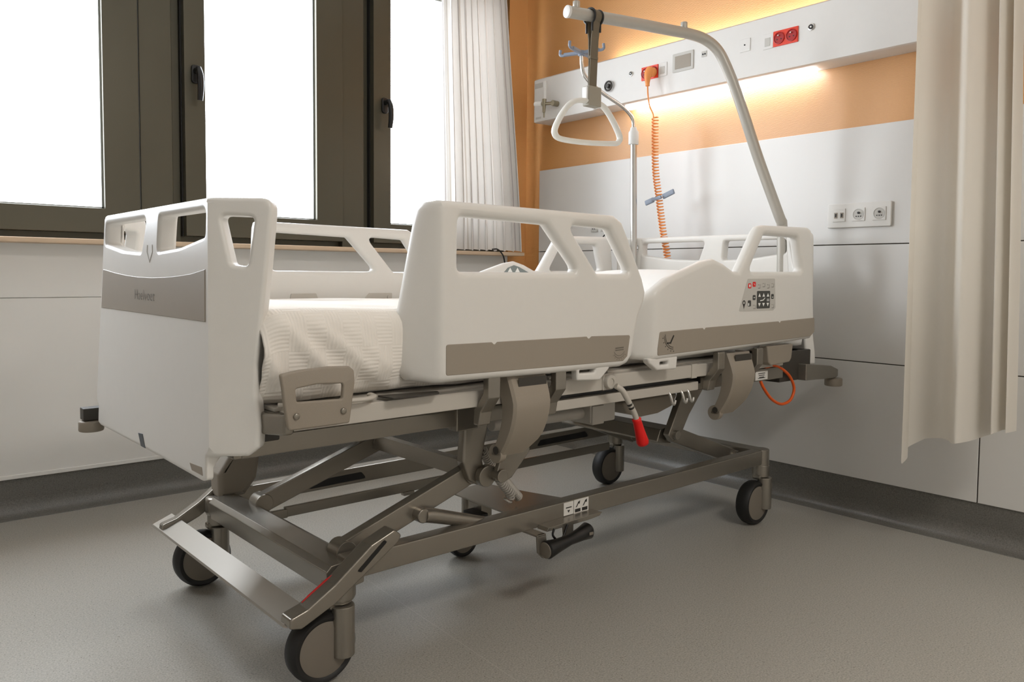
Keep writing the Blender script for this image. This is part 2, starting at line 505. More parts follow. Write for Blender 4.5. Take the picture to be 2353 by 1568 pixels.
def helix(path, R, turns, per=10):
    P = smooth_path(path, 10); out = []
    seglen = [0]
    for a, b in zip(P, P[1:]): seglen.append(seglen[-1]+(b-a).length)
    tot = seglen[-1]; n = int(turns*per); j = 0
    a, b = frame_axes(P[1]-P[0], Vector((1, 0, 0)))
    for i in range(n+1):
        s = tot*i/n
        while j < len(P)-2 and seglen[j+1] < s: j += 1
        f = (s-seglen[j])/max(1e-9, seglen[j+1]-seglen[j]); c = P[j].lerp(P[j+1], min(1, f))
        t = (P[j+1]-P[j]).normalized(); a = (a-t*a.dot(t)).normalized(); b = t.cross(a)
        RR = R(i/n) if callable(R) else R
        th = 2*PI*i/per
        out.append(c+a*RR*math.cos(th)+b*RR*math.sin(th))
    return out
def text_mesh(bm, body, size, fmap, mi=0, ext=0.0):
    cu = bpy.data.curves.new('lettering', 'FONT'); cu.body = body; cu.size = size; cu.align_x = 'CENTER'; cu.align_y = 'CENTER'; cu.offset = -0.0005; cu.space_character = 1.08
    ob = bpy.data.objects.new('lettering', cu); COL.objects.link(ob)
    dg = bpy.context.evaluated_depsgraph_get(); dg.update()
    me = bpy.data.meshes.new_from_object(ob.evaluated_get(dg))
    vs = [bm.verts.new(fmap(v.co.x, v.co.y)) for v in me.vertices]
    for p in me.polygons:
        try:
            f = bm.faces.new([vs[i] for i in p.vertices]); f.material_index = mi
        except ValueError: pass
    COL.objects.unlink(ob); bpy.data.objects.remove(ob); bpy.data.curves.remove(cu); bpy.data.meshes.remove(me)

exec_parts = []
# ================================================================== ROOM
XH = 2.75      # face of the laminate on the head wall
YW = 3.15      # face of the window wall
CEIL = 2.6
bm = NB(); box(bm, -2.4, XH+0.2, -2.2, YW+0.2, -0.1, 0.0); struct(finish('floor', bm, 'floor', smooth=0))
bm = NB(); box(bm, -2.4, XH+0.2, -2.2, YW+0.2, CEIL, CEIL+0.1); struct(finish('ceiling', bm, 'ceiling', smooth=0))
bm = NB(); box(bm, -2.4, -2.2, -2.2, YW+0.2, 0, CEIL); struct(finish('wall_left', bm, 'wall_paint', smooth=0))
bm = NB(); box(bm, -2.2, XH+0.2, -2.2, -2.0, 0, CEIL); struct(finish('wall_back', bm, 'wall_paint', smooth=0))
# head wall: orange paper above, laminate boards below
bm = NB()
box(bm, XH+0.012, XH+0.2, -2.0, YW+0.2, 0, CEIL, mi=0)
box(bm, XH+0.006, XH+0.0125, -2.0, 3.03, 0.125, 1.374, mi=2)
rows = [(0.131, 0.547), (0.5505, 0.962), (0.9655, 1.377)]
for z0, z1 in rows:
    for y0, y1 in ((-2.0, 0.936), (0.940, 3.034)):
        if z0 > 0.9: 
            if y0 < 0: box(bm, XH, XH+0.007, -2.0, 3.034, z0, z1, 0.001, 1, seg=1)
        else: box(bm, XH, XH+0.007, y0, y1, z0, z1, 0.001, 1, seg=1)
struct(finish('wall_head', bm, None, smooth=0, mats=['orange', 'wall_white', 'gap']))
# window wall
WX0, WX1, WZ0, WZ1 = -0.55, 2.64, 0.955, 2.32
bm = NB()
box(bm, -2.2, WX0, YW, YW+0.2, 0, CEIL, mi=0)
box(bm, WX1, XH+0.02, YW, YW+0.2, 0, CEIL, mi=0)
box(bm, WX0, WX1, YW+0.012, YW+0.2, 0, WZ0, mi=1)
box(bm, WX0, WX1, YW, YW+0.2, WZ1, CEIL, mi=0)
box(bm, -2.2, WX1, YW, YW+0.012, 0.131, 0.752, 0.001, mi=1, seg=1)
box(bm, -2.2, WX1, YW+0.002, YW+0.012, 0.754, WZ0-0.014, 0.001, mi=1, seg=1)
box(bm, -2.2, WX1, YW-0.004, YW+0.004, 0.131, 0.145, 0.001, mi=1, seg=1)
struct(finish('wall_window', bm, None, smooth=0, mats=['orange', 'panel_white']))
# skirtings with a coved foot
def skirting(name, horizontal):
    bm = NB(); prof = [(0.0, 0.131), (0.006, 0.131), (0.008, 0.06)]
    for k in range(0, 7):
        a = PI/2*k/6; prof.append((0.008+0.055*(1-math.cos(a)), 0.055*(1-math.sin(a))+0.0015))
    prof += [(0.064, 0.0), (0.0, 0.0)]
    rings = []
    for s in ((-2.0, YW) if not horizontal else (-2.2, XH)):
        if not horizontal: rings.append([bm.verts.new((XH+0.0115-d, s, z)) for d, z in prof])
        else: rings.append([bm.verts.new((s, YW+0.011-d, z)) for d, z in prof])
    n = len(prof)
    for k in range(n): bm.faces.new((rings[0][k], rings[0][(k+1) % n], rings[1][(k+1) % n], rings[1][k]))
    bm.faces.new(rings[0]); bm.faces.new(rings[1])
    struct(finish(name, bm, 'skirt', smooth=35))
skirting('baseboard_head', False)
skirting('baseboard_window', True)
# sill
bm = NB(); box(bm, -2.15, 2.665, 3.045, YW+0.06, 0.940, 0.958, 0.004)
struct(finish('trim_1', bm, 'sill', smooth=30))
bm = NB(); box(bm, 0.3, 0.0, 0, 0, 0, 0) if False else None
bm.free()
# ---- windows: fixed posts and three sashes
def post(name, x0, x1, x2):
    bm = NB()
    box(bm, x0, x1, YW+0.0, YW+0.11, 0.958, WZ1, 0.002, 0, seg=1)
    box(bm, x1, x2, YW+0.03, YW+0.11, 0.958, WZ1, 0.001, 0, seg=1)
    struct(finish(name, bm, None, smooth=30, mats=['win', 'win_dark']))
post('trim_2', 0.862, 0.978, 1.013)
post('trim_3', 1.690, 1.798, 1.832)
bm = NB(); box(bm, WX0, WX1, YW+0.035, YW+0.11, 0.956, 1.0, 0.001, 0, seg=1); box(bm, WX0, WX1, YW+0.035, YW+0.11, 2.25, WZ1, 0.001, 0, seg=1)
box(bm, WX0, WX0+0.05, YW+0.035, YW+0.11, 0.98, WZ1-0.04, 0.001, 0, seg=1); box(bm, WX1-0.05, WX1, YW+0.035, YW+0.11, 0.98, WZ1-0.04, 0.001, 0, seg=1)
struct(finish('trim_4', bm, 'win', smooth=30))
def window(idx, x0, x1, g0, g1, handle_x=None):
    """sash from x0 to x1, glass from g0 to g1"""
    e = struct(empty('window_%d' % idx, (0, 0, 0)))
    y0, y1 = YW-0.018, YW+0.055
    z0, z1, gz0, gz1 = 0.984, 2.25, 1.072, 2.142
    bm = NB()
    def fm(u, v, w_): return Vector((u, y0+w_, v))
    plate(bm, [(x0, z0), (x1, z0), (x1, z1), (x0, z1)], [[(g0, gz0), (g1, gz0), (g1, gz1), (g0, gz1)]], y1-y0, 0.003, fm, step=3, nb=2)
    finish('sash_frame', bm, 'win', e, 30)
    # glazing gasket and bead
    bm = NB()
    for (a0, a1, b0, b1) in ((g0-0.001, g0+0.006, gz0, gz1), (g1-0.006, g1+0.001, gz0, gz1), (g0, g1, gz0-0.001, gz0+0.006), (g0, g1, gz1-0.006, gz1+0.001)):
        box(bm, a0, a1, y0+0.022, y0+0.050, b0, b1)
    finish('glazing_bead', bm, 'bead', e, 0)
    bm = NB(); box(bm, g0-0.004, g1+0.004, y0+0.034, y0+0.040, gz0-0.004, gz1+0.004)
    finish('glass_pane', bm, 'glass', e, 0)
    # black seam round the sash
    bm = NB(); box(bm, x0-0.005, x0, YW+0.012, YW+0.05, z0, z1); box(bm, x1, x1+0.005, YW+0.012, YW+0.05, z0, z1)
    finish('gasket', bm, 'win_dark', e, 0)
    if handle_x:
        z = 1.60
        bm = NB()
        def fr(u, v, w_): return Vector((u, y0-w_, v))
        plate(bm, [(handle_x-0.016, z-0.035), (handle_x+0.016, z-0.035), (handle_x+0.016, z+0.035), (handle_x-0.016, z+0.035)], [], 0.012, 0.004, fr, r=0.014)
        h = finish('window_handle', bm, 'black', e, 50)
        bm = NB()
        cyl(bm, (handle_x, y0-0.010, z+0.012), (handle_x, y0-0.045, z+0.012), 0.011, 16, 0.002)
        tube(bm, smooth_path([(handle_x, y0-0.040, z+0.018), (handle_x+0.002, y0-0.052, z-0.01), (handle_x+0.003, y0-0.055, z-0.055), (handle_x+0.002, y0-0.048, z-0.105)], 6), [0.010+0.002*math.sin(k/18*PI) for k in range(19)], 12, flat=None)
        g = finish('lever', bm, 'black', h, 50)
        bm = NB(); cyl(bm, (handle_x, y0-0.044, z+0.012), (handle_x, y0-0.047, z+0.012), 0.006, 16)
        finish('key_cylinder', bm, 'steel', h, 50)
        bm = NB(); box(bm, handle_x-0.005, handle_x+0.005, y0-0.003, y0, z-0.118, z-0.042, 0.001)
    return e
window(1, -0.495, 0.855, -0.40, 0.735)
window(2, 1.018, 1.685, 1.097, 1.562, 1.058)
window(3, 1.838, 2.585, 1.928, 2.50, 1.892)

# ================================================================== HEAD-WALL CONSOLE
def on_wall(name, parent, m, y0, y1, z0, z1, x=2.65, t=0.002, bev=0.0006, r=0.0):
    bm = NB()
    def fm(u, v, w_): return Vector((x-t+w_, u, v))
    plate(bm, [(y0, z0), (y1, z0), (y1, z1), (y0, z1)], [], t, bev, fm, step=1, nb=2, r=r)
    return finish(name, bm, m, parent, 40)
con = empty('headwall_console', (XH, 1.6, 1.6))
def con_par(o):
    o.parent = con; o.matrix_parent_inverse = con.matrix_world.inverted(); return o
con_inv = Matrix.Translation((-XH, -1.6, -1.6))
bm = NB()
prof = [(XH+0.011, 1.602), (2.662, 1.600), (2.650, 1.604), (2.650, 1.806), (2.656, 1.812), (2.70, 1.818), (XH+0.011, 1.818)]
for (ya, yb) in ((-1.2, 2.552), (2.556, 2.975)):
    dz = 0 if ya < 0 else -0.004
    def fm(u, v, w_): return Vector((u, ya+w_, v+dz))
    plate(bm, prof, [], yb-ya, 0.004 if ya < 0 else 0.012, fm, step=3, nb=3)
finish('console_body', bm, 'console', con, 40).matrix_parent_inverse = con_inv
bm = NB(); box(bm, 2.706, 2.744, 1.52, 2.42, 1.590, 1.6015, 0.003)
finish('lower_lamp', bm, 'glow', con, 40).matrix_parent_inverse = con_inv
bm = NB(); box(bm, 2.712, 2.750, 1.10, 2.53, 1.8175, 1.826, 0.003)
finish('upper_lamp', bm, 'glow', con, 40).matrix_parent_inverse = con_inv
def cpart(name, m, y0, y1, z0, z1, **k):
    o = on_wall(name, con, m, y0, y1, z0, z1, **k); o.matrix_parent_inverse = con_inv; return o
def sub(name, bm, m, par, sm=40):
    o = finish(name, bm, m, par, sm); o.matrix_parent_inverse = (con_inv); return o
def outlet(ya, yb, z, mface, mrec, plug=False, n=2):
    p = cpart('red_socket', mface, ya, yb, z-0.028, z+0.028, t=0.004, bev=0.001, r=0.002)
    for k in range(n):
        cy = ya+(yb-ya)*(k+0.5)/n
        bm = NB(); lathe(bm, (2.646, cy, z), (-1, 0, 0), [(0.0, 0.0215), (0.003, 0.0215), (0.0035, 0.0195), (0.001, 0.018), (0.0008, 0)], 28)
        q = finish('socket_well', bm, mrec, p, 50); q.matrix_parent_inverse = Matrix.Identity(4)
        bm = NB(); cyl(bm, (2.645, cy+0.001, z+0.009), (2.638, cy+0.001, z+0.009), 0.0028, 10, 0.0008); finish('earth_pin', bm, 'steel', p, 50)
        bm = NB()
        for s in (-1, 1): cyl(bm, (2.6452, cy+s*0.008, z-0.004), (2.6447, cy+s*0.008, z-0.004), 0.0026, 10)
        finish('socket_hole', bm, 'black', p, 0)
    return p
outlet(2.186, 2.276, 1.707, 'socket_red', 'socket_red_dark')
outlet(1.548, 1.647, 1.719, 'socket_red', 'socket_red_dark')
for y0, y1, z in ((2.140, 2.183, 1.708), (1.648, 1.690, 1.718)):
    p = cpart('cable_outlet', 'console', y0, y1, z-0.028, z+0.028, t=0.003, bev=0.001, r=0.002)
    bm = NB(); box(bm, 2.6455, 2.6475, y0+0.012, y1-0.008, z-0.018, z+0.012, 0.0005); finish('shutter', bm, 'label_grey', p)
p = cpart('data_outlet', 'console', 1.745, 1.790, 1.700, 1.748, t=0.003, bev=0.001, r=0.002)
bm = NB(); cyl(bm, (2.648, 1.768, 1.725), (2.6455, 1.768, 1.725), 0.003, 12); finish('centre_hole', bm, 'black', p)
p = cpart('intercom', 'label_grey', 2.005, 2.110, 1.682, 1.758, t=0.004, bev=0.002, r=0.004)
bm = NB(); box(bm, 2.6445, 2.647, 2.018, 2.097, 1.694, 1.746, 0.001); finish('speaker_grille', bm, 'grey_inlay', p)
for y in (1.955, 1.886):
    p = cpart('jack_outlet', 'label_grey', y-0.012, y+0.012, 1.718, 1.741, t=0.002)
    bm = NB()
    for s in (-1, 1): cyl(bm, (2.6485, y+s*0.005, 1.729), (2.6465, y+s*0.005, 1.729), 0.0034, 10)
    finish('jack_hole', bm, 'black', p)
def gas(y, z, R):
    bm = NB(); lathe(bm, (2.650, y, z), (-1, 0, 0), [(0, R), (0.004, R), (0.005, R*0.85), (0.005, 0)], 28)
    p = sub('gas_outlet', bm, 'steel', con)
    bm = NB(); lathe(bm, (2.6452, y, z), (-1, 0, 0), [(0, R*0.75), (0.002, R*0.72), (0.002, R*0.32), (0.0005, R*0.32)], 24); finish('black_ring', bm, 'black', p)
    bm = NB(); lathe(bm, (2.6452, y, z), (-1, 0, 0), [(0, R*0.3), (0.003, R*0.25), (0.003, 0)], 24); finish('white_centre', bm, 'white_ink', p)
gas(1.498, 1.731, 0.012); gas(2.336, 1.722, 0.010)
# large dark ring outlet behind the strap
bm = NB(); tube(bm, [Vector((2.640, 2.462+0.020*math.cos(a*2*PI/24), 1.690+0.020*math.sin(a*2*PI/24))) for a in range(24)], 0.004, 10, True)
cyl(bm, (2.65, 2.462, 1.690), (2.63, 2.462, 1.690), 0.010, 16, 0.001)
sub('hanging_hook_ring', bm, 'dark_plastic', con)
# valve with spout at the left end
bm = NB()
cyl(bm, (2.65, 2.80, 1.665), (2.615, 2.80, 1.665), 0.014, 18, 0.002)
cyl(bm, (2.625, 2.795, 1.665), (2.605, 2.86, 1.668), 0.008, 14, 0.001)
cyl(bm, (2.608, 2.848, 1.690), (2.606, 2.848, 1.625), 0.011, 16, 0.002, r2=0.007)
cyl(bm, (2.607, 2.848, 1.63), (2.607, 2.848, 1.602), 0.004, 12)
v = sub('gas_valve', bm, 'brass', con)
bm = NB(); cyl(bm, (2.606, 2.860, 1.668), (2.600, 2.905, 1.672), 0.013, 16, 0.003); finish('white_knob', bm, 'white_ink', v)
bm = NB(); cyl(bm, (2.612, 2.848, 1.69), (2.612, 2.848, 1.775), 0.009, 14, 0.002); finish('clear_tube', bm, 'console', v)
for y0, y1, z0, z1 in ((2.905, 2.962, 1.762, 1.786), (2.915, 2.955, 1.612, 1.622)):
    cpart('print_plate', 'label_grey', y0, y1, z0-0.0, z1, t=0.001, bev=0.0003)
tag(con, 'long white wall unit above the bed with lamps, red sockets and gas outlets', 'bedhead unit')

# double socket group on the laminate
ws = empty('wall_socket', (XH, 1.35, 1.067))
bm = NB()
def fmw(u, v, w_): return Vector((XH-0.010+w_-XH, u-1.35, v-1.067))
plate(bm, [(1.236, 1.024), (1.466, 1.024), (1.466, 1.110), (1.236, 1.110)], [], 0.010, 0.003, fmw, step=1, nb=3, r=0.006)
finish('cover_plate', bm, 'white_plastic', ws, 40)
def wbox(name, par, m, y0, y1, z0, z1, x0, x1, bev=0.0008):
    bm = NB(); box(bm, x0-XH, x1-XH, y0-1.35, y1-1.35, z0-1.067, z1-1.067, bev); return finish(name, bm, m, par)
for y in (1.421, 1.350, 1.277):
    o = wbox('outlet', ws, 'white_plastic', y-0.023, y+0.023, 1.046, 1.092, XH-0.013, XH-0.009)
    if y > 1.4:
        for s in (-1, 1):
            wbox('jack_hole', o, 'grey_inlay', y+s*0.011-0.006, y+s*0.011+0.006, 1.058, 1.078, XH-0.0145, XH-0.012)
            wbox('jack_hole', o, 'black', y+s*0.011-0.003, y+s*0.011+0.003, 1.062, 1.074, XH-0.0152, XH-0.013)
    else:
        bm = NB(); lathe(bm, (-0.0132, y-1.35, 0.002), (-1, 0, 0), [(0, 0.0195), (0.001, 0.0195), (0.001, 0.018), (-0.0, 0.017), (0.0002, 0)], 28); finish('well', bm, 'label_grey', o)
        bm = NB()
        for s in (-1, 0, 1): cyl(bm, (-0.0132, y-1.35-0.001+s*0.008, -0.005), (-0.0142, y-1.35-0.001+s*0.008, -0.005), 0.0022, 10)
        cyl(bm, (-0.0132, y-1.35-0.002, 0.007), (-0.018, y-1.35-0.002, 0.007), 0.004, 10)
        finish('contact_hole', bm, 'ink', o, 0)
tag(ws, 'wide white wall plate with two sockets and twin jacks right of the bed', 'wall socket')
# small outlets and black lead left of the IV pole
for k, y in enumerate((2.637, 2.572)):
    bm = NB(); box(bm, XH-0.008, XH+0.001, y-0.020, y+0.020, 1.052, 1.078, 0.002)
    o = finish('small_outlet', bm, 'label_grey', None)
    tag(o, 'small grey wall outlet behind the far bed rail, ' + ('nearer the windows of the two' if k == 0 else 'the one with a black cable below'), 'outlet')
    bm = NB()
    for s in (-1, 1): cyl(bm, (-0.0085+XH, y+s*0.006, 1.066), (-0.0095+XH, y+s*0.006, 1.066), 0.003, 8)
    finish('outlet_hole', bm, 'ink', o, 0)
bm = NB(); tube(bm, smooth_path([(XH-0.006, 2.545, 1.052), (XH-0.014, 2.575, 1.02), (XH-0.008, 2.60, 0.97), (XH-0.006, 2.60, 0.80)], 6), 0.003, 8)
tag(finish('wall_cable', bm, 'black'), 'thin black cable hanging from the small wall outlet behind the bed', 'cable')

# ================================================================== CURTAINS
def curtain(name, path_top, path_bot, z0, z1, m, label, cat, thick=0.0012, nz=40, hem=None):
    """path_* : lists of (x,y) with the same length"""
    bm = NB(); uvl = bm.loops.layers.uv.new('UVMap'); n = len(path_top); rows_ = []
    S = [0]
    for i in range(1, n): S.append(S[-1]+math.dist(path_bot[i], path_bot[i-1]))
    for j in range(nz+1):
        t = j/nz; tt = t*t*(3-2*t)*0.35+t*0.65; row = []
        for i in range(n):
            x = path_bot[i][0]*(1-tt)+path_top[i][0]*tt; y = path_bot[i][1]*(1-tt)+path_top[i][1]*tt
            zb = z0[i] if isinstance(z0, list) else z0
            row.append(bm.verts.new((x, y, zb+(z1-zb)*t)))
        rows_.append(row)
    for j in range(nz):
        for i in range(n-1):
            f = bm.faces.new((rows_[j][i], rows_[j][i+1], rows_[j+1][i+1], rows_[j+1][i]))
            for lp, (a, b) in zip(f.loops, ((i, j), (i+1, j), (i+1, j+1), (i, j+1))): lp[uvl].uv = (S[a], b/nz)
    o = finish(name, bm, m, None, 0)
    for p in o.data.polygons: p.use_smooth = True
    tag(o, label, cat); return o
# striped curtain at the right end of the window: gathered at the top
n = 220; top = []; bot = []; zb = []
for i in range(n):
    s = i/(n-1)
    ph = 2*PI*9.5*s + 0.9*math.sin(5*s) + 0.5*math.sin(13*s+1)
    amp = 0.022+0.010*math.sin(7*s+0.6)
    top.append((2.165+0.375*s + 0.006*math.sin(ph*2), 3.065+amp*0.8*math.sin(ph)))
    ph2 = ph+0.5*math.sin(3*s)
    bot.append((2.19+0.47*s+0.010*math.sin(ph2*2+0.4), 3.055+amp*1.1*math.sin(ph2)))
    zb.append(0.964+0.004*math.sin(ph))
curtain('window_curtain', top, bot, zb, 2.42, 'curtain_striped', 'pale striped curtain gathered at the right end of the windows', 'curtain', nz=30)
bm = NB(); cyl(bm, (-0.6, 3.07, 2.43), (2.70, 3.07, 2.43), 0.012, 12)
tag(finish('curtain_rail', bm, 'pole_paint'), 'slim rail above the windows carrying the striped curtain', 'curtain rail')
# cream privacy curtain, gathered beside the bed near the wall
P = [(1.110, 2.60), (1.094, 2.56), (1.070, 2.50), (1.035, 2.46), (1.028, 2.40), (1.046, 2.47), (1.020, 2.54), (0.985, 2.56), (0.945, 2.52), (0.915, 2.46), (0.893, 2.44), (0.872, 2.49), (0.862, 2.56), (0.846, 2.59), (0.832, 2.53), (0.820, 2.49), (0.808, 2.54), (0.800, 2.60), (0.792, 2.53), (0.786, 2.50), (0.778, 2.56)]
bp = smooth_path([Vector((x, y, 0)) for y, x in P], 8)
TP = [(1.088, 2.56), (1.082, 2.54), (1.070, 2.50), (1.052, 2.47), (1.044, 2.44), (1.046, 2.47), (1.030, 2.52), (0.998, 2.55), (0.965, 2.52), (0.938, 2.47), (0.920, 2.46), (0.905, 2.49), (0.892, 2.54), (0.878, 2.57), (0.868, 2.52), (0.860, 2.49), (0.850, 2.53), (0.842, 2.58), (0.835, 2.53), (0.829, 2.50), (0.822, 2.55)]
tp = smooth_path([Vector((x, y, 0)) for y, x in TP], 8)
zb = []
for i in range(len(bp)):
    s = i/(len(bp)-1)
    z = 0.375
    if s < 0.19: z = 0.352-0.06*(s/0.19)
    elif s < 0.3: z = 0.292+0.06*((s-0.19)/0.11)
    elif s < 0.6: z = 0.352+0.03*((s-0.3)/0.3)
    else: z = 0.382+0.03*min(1, (s-0.6)/0.2)
    zb.append(z)
curtain('privacy_curtain', [(v.x, v.y) for v in tp], [(v.x, v.y) for v in bp], zb, 2.55, 'curtain_cream', 'cream privacy curtain bunched beside the bed head, in front of the wall', 'curtain', nz=36)
bm = NB(); box(bm, 2.4, XH, 0.80, 1.12, 2.55, 2.6, 0.004)
tag(finish('curtain_track', bm, 'pole_paint'), 'white ceiling track carrying the cream privacy curtain', 'curtain track')
bm = NB(); tube(bm, smooth_path([(2.44, 3.03, 0.968), (2.47, 3.03, 0.970), (2.50, 3.035, 0.955), (2.515, 3.03, 0.925), (2.53, 3.04, 0.86), (2.54, 3.08, 0.75)], 6), 0.0035, 8)
tag(finish('sill_cable', bm, 'black'), 'short black cable hanging over the sill beneath the striped curtain', 'cable')
# ceiling lamp behind the camera
cl = empty('ceiling_light', (1.2, -0.9, 2.6))
bm = NB(); box(bm, -0.62, 0.62, -0.32, 0.32, -0.045, 0.0, 0.006); finish('lamp_housing', bm, 'console', cl)
bm = NB(); box(bm, -0.56, 0.56, -0.26, 0.26, -0.052, -0.044, 0.002); finish('lamp_panel', bm, mat('panel_lit', (255, 245, 225), 0.6, emis=(255, 232, 200), es=1.0), cl)
tag(cl, 'flat ceiling light panel over the open floor beside the bed', 'ceiling light')
#==BED==
# ================================================================== HOSPITAL BED (local: x to the head, y to the windows)
OX, OY, TH = 0.733, 1.812, 0.017567559
bed = empty('hospital_bed', (OX, OY, 0), TH)
tag(bed, 'white and grey adjustable hospital bed on four black-tyred castors', 'bed')
V3 = Vector
# ---------- footboard and headboard
UF = 0.36; PHI = math.radians(48)
def fbmap(u, v, w_, PHI=PHI):
    """footboard sheet: flat centre, wings folded back; returns x (from the front plane), y"""
    af = (0.350+0.055*(0.97-v)/0.5) if u > -0.005 else (0.334+0.034*(0.97-v)/0.5); xc = -0.240+0.016*(v-0.46)/0.5
    c = u+0.005; a = abs(c); sg = 1 if c > 0 else -1
    if a <= UF: x, y = xc, a*af/UF
    else: x, y = xc+math.sin(PHI)*(a-UF), af+math.cos(PHI)*(a-UF)
    t = max(0.0, min(1.0, (a-UF+0.012)/0.024)); ph = PHI*t
    return x+w_*math.cos(ph), sg*(y-w_*math.sin(ph))-0.005
def board_outline():
    R = [(0.0, 0.985), (-0.36, 0.985), (-0.486, 0.985), (-0.474, 0.86), (-0.463, 0.76), (-0.454, 0.68), (-0.452, 0.63), (-0.458, 0.57), (-0.456, 0.530), (-0.436, 0.514), (-0.352, 0.511), (-0.349, 0.467), (-0.33, 0.462), (0.0, 0.464)]
    L = [(-y-0.01, z) for y, z in R[1:-1]][::-1]
    return R+L
def board(name, f3, parent):
    bm = NB()
    outl = board_outline()
    rr = [0, 0, 0.024, 0.1, 0.1, 0.06, 0.06, 0.05, 0.012, 0.012, 0.006, 0.008, 0.02, 0]
    rr = rr+rr[1:-1][::-1]
    h1 = [(-0.072, 0.963), (-0.352, 0.963), (-0.348, 0.914), (-0.20, 0.896), (-0.062, 0.890)]
    h2 = [(0.020, 0.963), (0.342, 0.963), (0.338, 0.914), (0.19, 0.896), (0.050, 0.890)]
    h3 = [(-0.388, 0.952), (-0.450, 0.950), (-0.437, 0.858), (-0.408, 0.862)]
    h4 = [(0.378, 0.952), (0.440, 0.950), (0.427, 0.858), (0.398, 0.862)]
    holes = [rc(h1, 0.012), rc(h2, 0.012), rc(h3, 0.010), rc(h4, 0.010)]
    plate(bm, rc(outl, rr), holes, 0.040, 0.0085, f3, step=0.022, nb=4, grid=0.04, creases=(-0.365, -0.359, 0.349, 0.355))
    return finish(name, bm, 'white_plastic', parent, 26)
def fb3(u, v, w_):
    w_ *= 1.0-0.6*max(0.0, min(1.0, (0.512-v)/0.012))
    x, y = fbmap(u, v, w_); return V3((x, y, v))
def hb3(u, v, w_):
    x, y = fbmap(u, v, 0.040-w_, math.radians(28)); return V3((1.83-(x-0.040+0.232), y*0.985, v+0.018))
fb = board('footboard', fb3, bed)
bm = NB()
ST = [(-0.352, 0.853)]+[(y, 0.835+0.018*((y+0.015)/0.36)**2) for y in (-0.28, -0.21, -0.12, -0.03, 0.06, 0.15, 0.24, 0.32)]+[(0.345, 0.852), (0.345, 0.757), (-0.352, 0.757)]
plate(bm, ST, [], 0.003, 0.0008, lambda u, v, w_: fb3(u, v, w_-0.0015), step=0.02, nb=1, back=False)
finish('grey_inlay', bm, 'grey_inlay', fb, 30)
bm = NB(); text_mesh(bm, 'Haelvoet', 0.0335, lambda x, y: V3((-0.2313, 0.016-x*1.06, 0.796+y))+V3((-0.0003+0.032*0.0*y, 0, 0))-V3((0.0, 0, 0)))
finish('maker_lettering', bm, 'ink_soft', fb, 0)
bm = NB()
for s in (-1, 1):
    tube(bm, [V3((-0.2258, -0.012+s*0.016, 0.905)), V3((-0.2263, -0.012+s*0.018, 0.890)), V3((-0.2269, -0.012, 0.868))], 0.0012, 6)
finish('moulded_emblem', bm, 'label_grey', fb, 0)
bm = NB(); plate(bm, [(0.044, 0.492), (0.016, 0.494), (-0.004, 0.466), (0.026, 0.466)], [], 0.003, 0, lambda u, v, w_: V3((-0.2405+w_, u, v)), step=1)
finish('latch_slot', bm, mat('slot_blue', (84, 88, 92), 0.5), fb, 0)
bm = NB(); plate(bm, [(-0.275, 0.485), (-0.336, 0.488), (-0.342, 0.473), (-0.286, 0.473)], [], 0.003, 0, lambda u, v, w_: V3((-0.2401+w_, u, v)), step=1)
finish('latch_slot', bm, 'grey_inlay', fb, 0)
hb = board('headboard', hb3, bed)
# ---------- siderails
Y0 = -0.50
def fold(u, u0, k=0.85):   # plan curve of the foot-side edge
    return Y0 + (k*(u0-u) if u < u0 else 0.0)
def R1map(mir, dx):
    def f(u, v, w_):
        t = max(0, 0.196-u); y = Y0+1.35*(t*t/0.04 if t < 0.02 else t-0.01) + w_
        x = u
        return V3((x+dx, (-(y)-0.018) if mir else y, v))
    return f
def R2map(mir, dx):
    def f(u, v, w_):
        t = max(0, 0.884-u); y = Y0+0.9*(t*t/0.04 if t < 0.02 else t-0.01)+w_
        return V3((u+dx, (-(y)-0.018) if mir else y, v))
    return f
R1 = [(0.188, 0.998), (0.45, 0.997), (0.714, 0.995), (0.742, 0.980), (0.765, 0.945), (0.794, 0.893), (0.825, 0.840), (0.838, 0.806), (0.832, 0.779), (0.812, 0.745), (0.800, 0.699), (0.788, 0.644), (0.771, 0.626), (0.747, 0.619), (0.50, 0.620), (0.212, 0.625), (0.180, 0.624), (0.146, 0.628), (0.132, 0.648), (0.128, 0.69), (0.144, 0.83), (0.157, 0.945), (0.162, 0.978), (0.172, 0.994)]
R1H = [[(0.233, 0.967), (0.482, 0.961), (0.590, 0.853), (0.231, 0.853)], [(0.552, 0.965), (0.694, 0.960), (0.776, 0.852), (0.655, 0.852)]]
R2 = [(1.392, 1.003), (1.655, 1.008), (1.672, 1.002), (1.682, 0.95), (1.697, 0.80), (1.706, 0.717), (1.708, 0.665), (1.688, 0.645), (1.25, 0.634), (0.872, 0.625), (0.835, 0.629), (0.812, 0.648), (0.804, 0.680), (0.807, 0.715), (0.819, 0.750), (0.843, 0.785), (0.877, 0.814), (0.927, 0.841), (1.018, 0.869), (1.085, 0.889), (1.135, 0.897), (1.185, 0.884), (1.238, 0.862), (1.258, 0.862), (1.285, 0.897), (1.350, 0.984), (1.366, 0.998)]
R2H = [[(1.389, 0.972), (1.584, 0.972), (1.616, 0.864), (1.312, 0.862)]]
def siderail(name, out, holes, fm, inlay, label=None, cr=()):
    bm = NB()
    plate(bm, out, [rc(h, 0.014) for h in holes], 0.036, 0.0155, fm, step=0.02, nb=5, grid=0.045, creases=cr)
    o = finish(name, bm, 'white_plastic', bed, 28)
    return o
def inlay(par, pts, fm):
    bm = NB()
    plate(bm, rc(pts, 0.006), [], 0.003, 0.001, lambda u, v, w_: fm(u, v, w_-0.0012), step=0.05, nb=1, back=False)
    return finish('grey_inlay', bm, 'grey_inlay', par, 30)
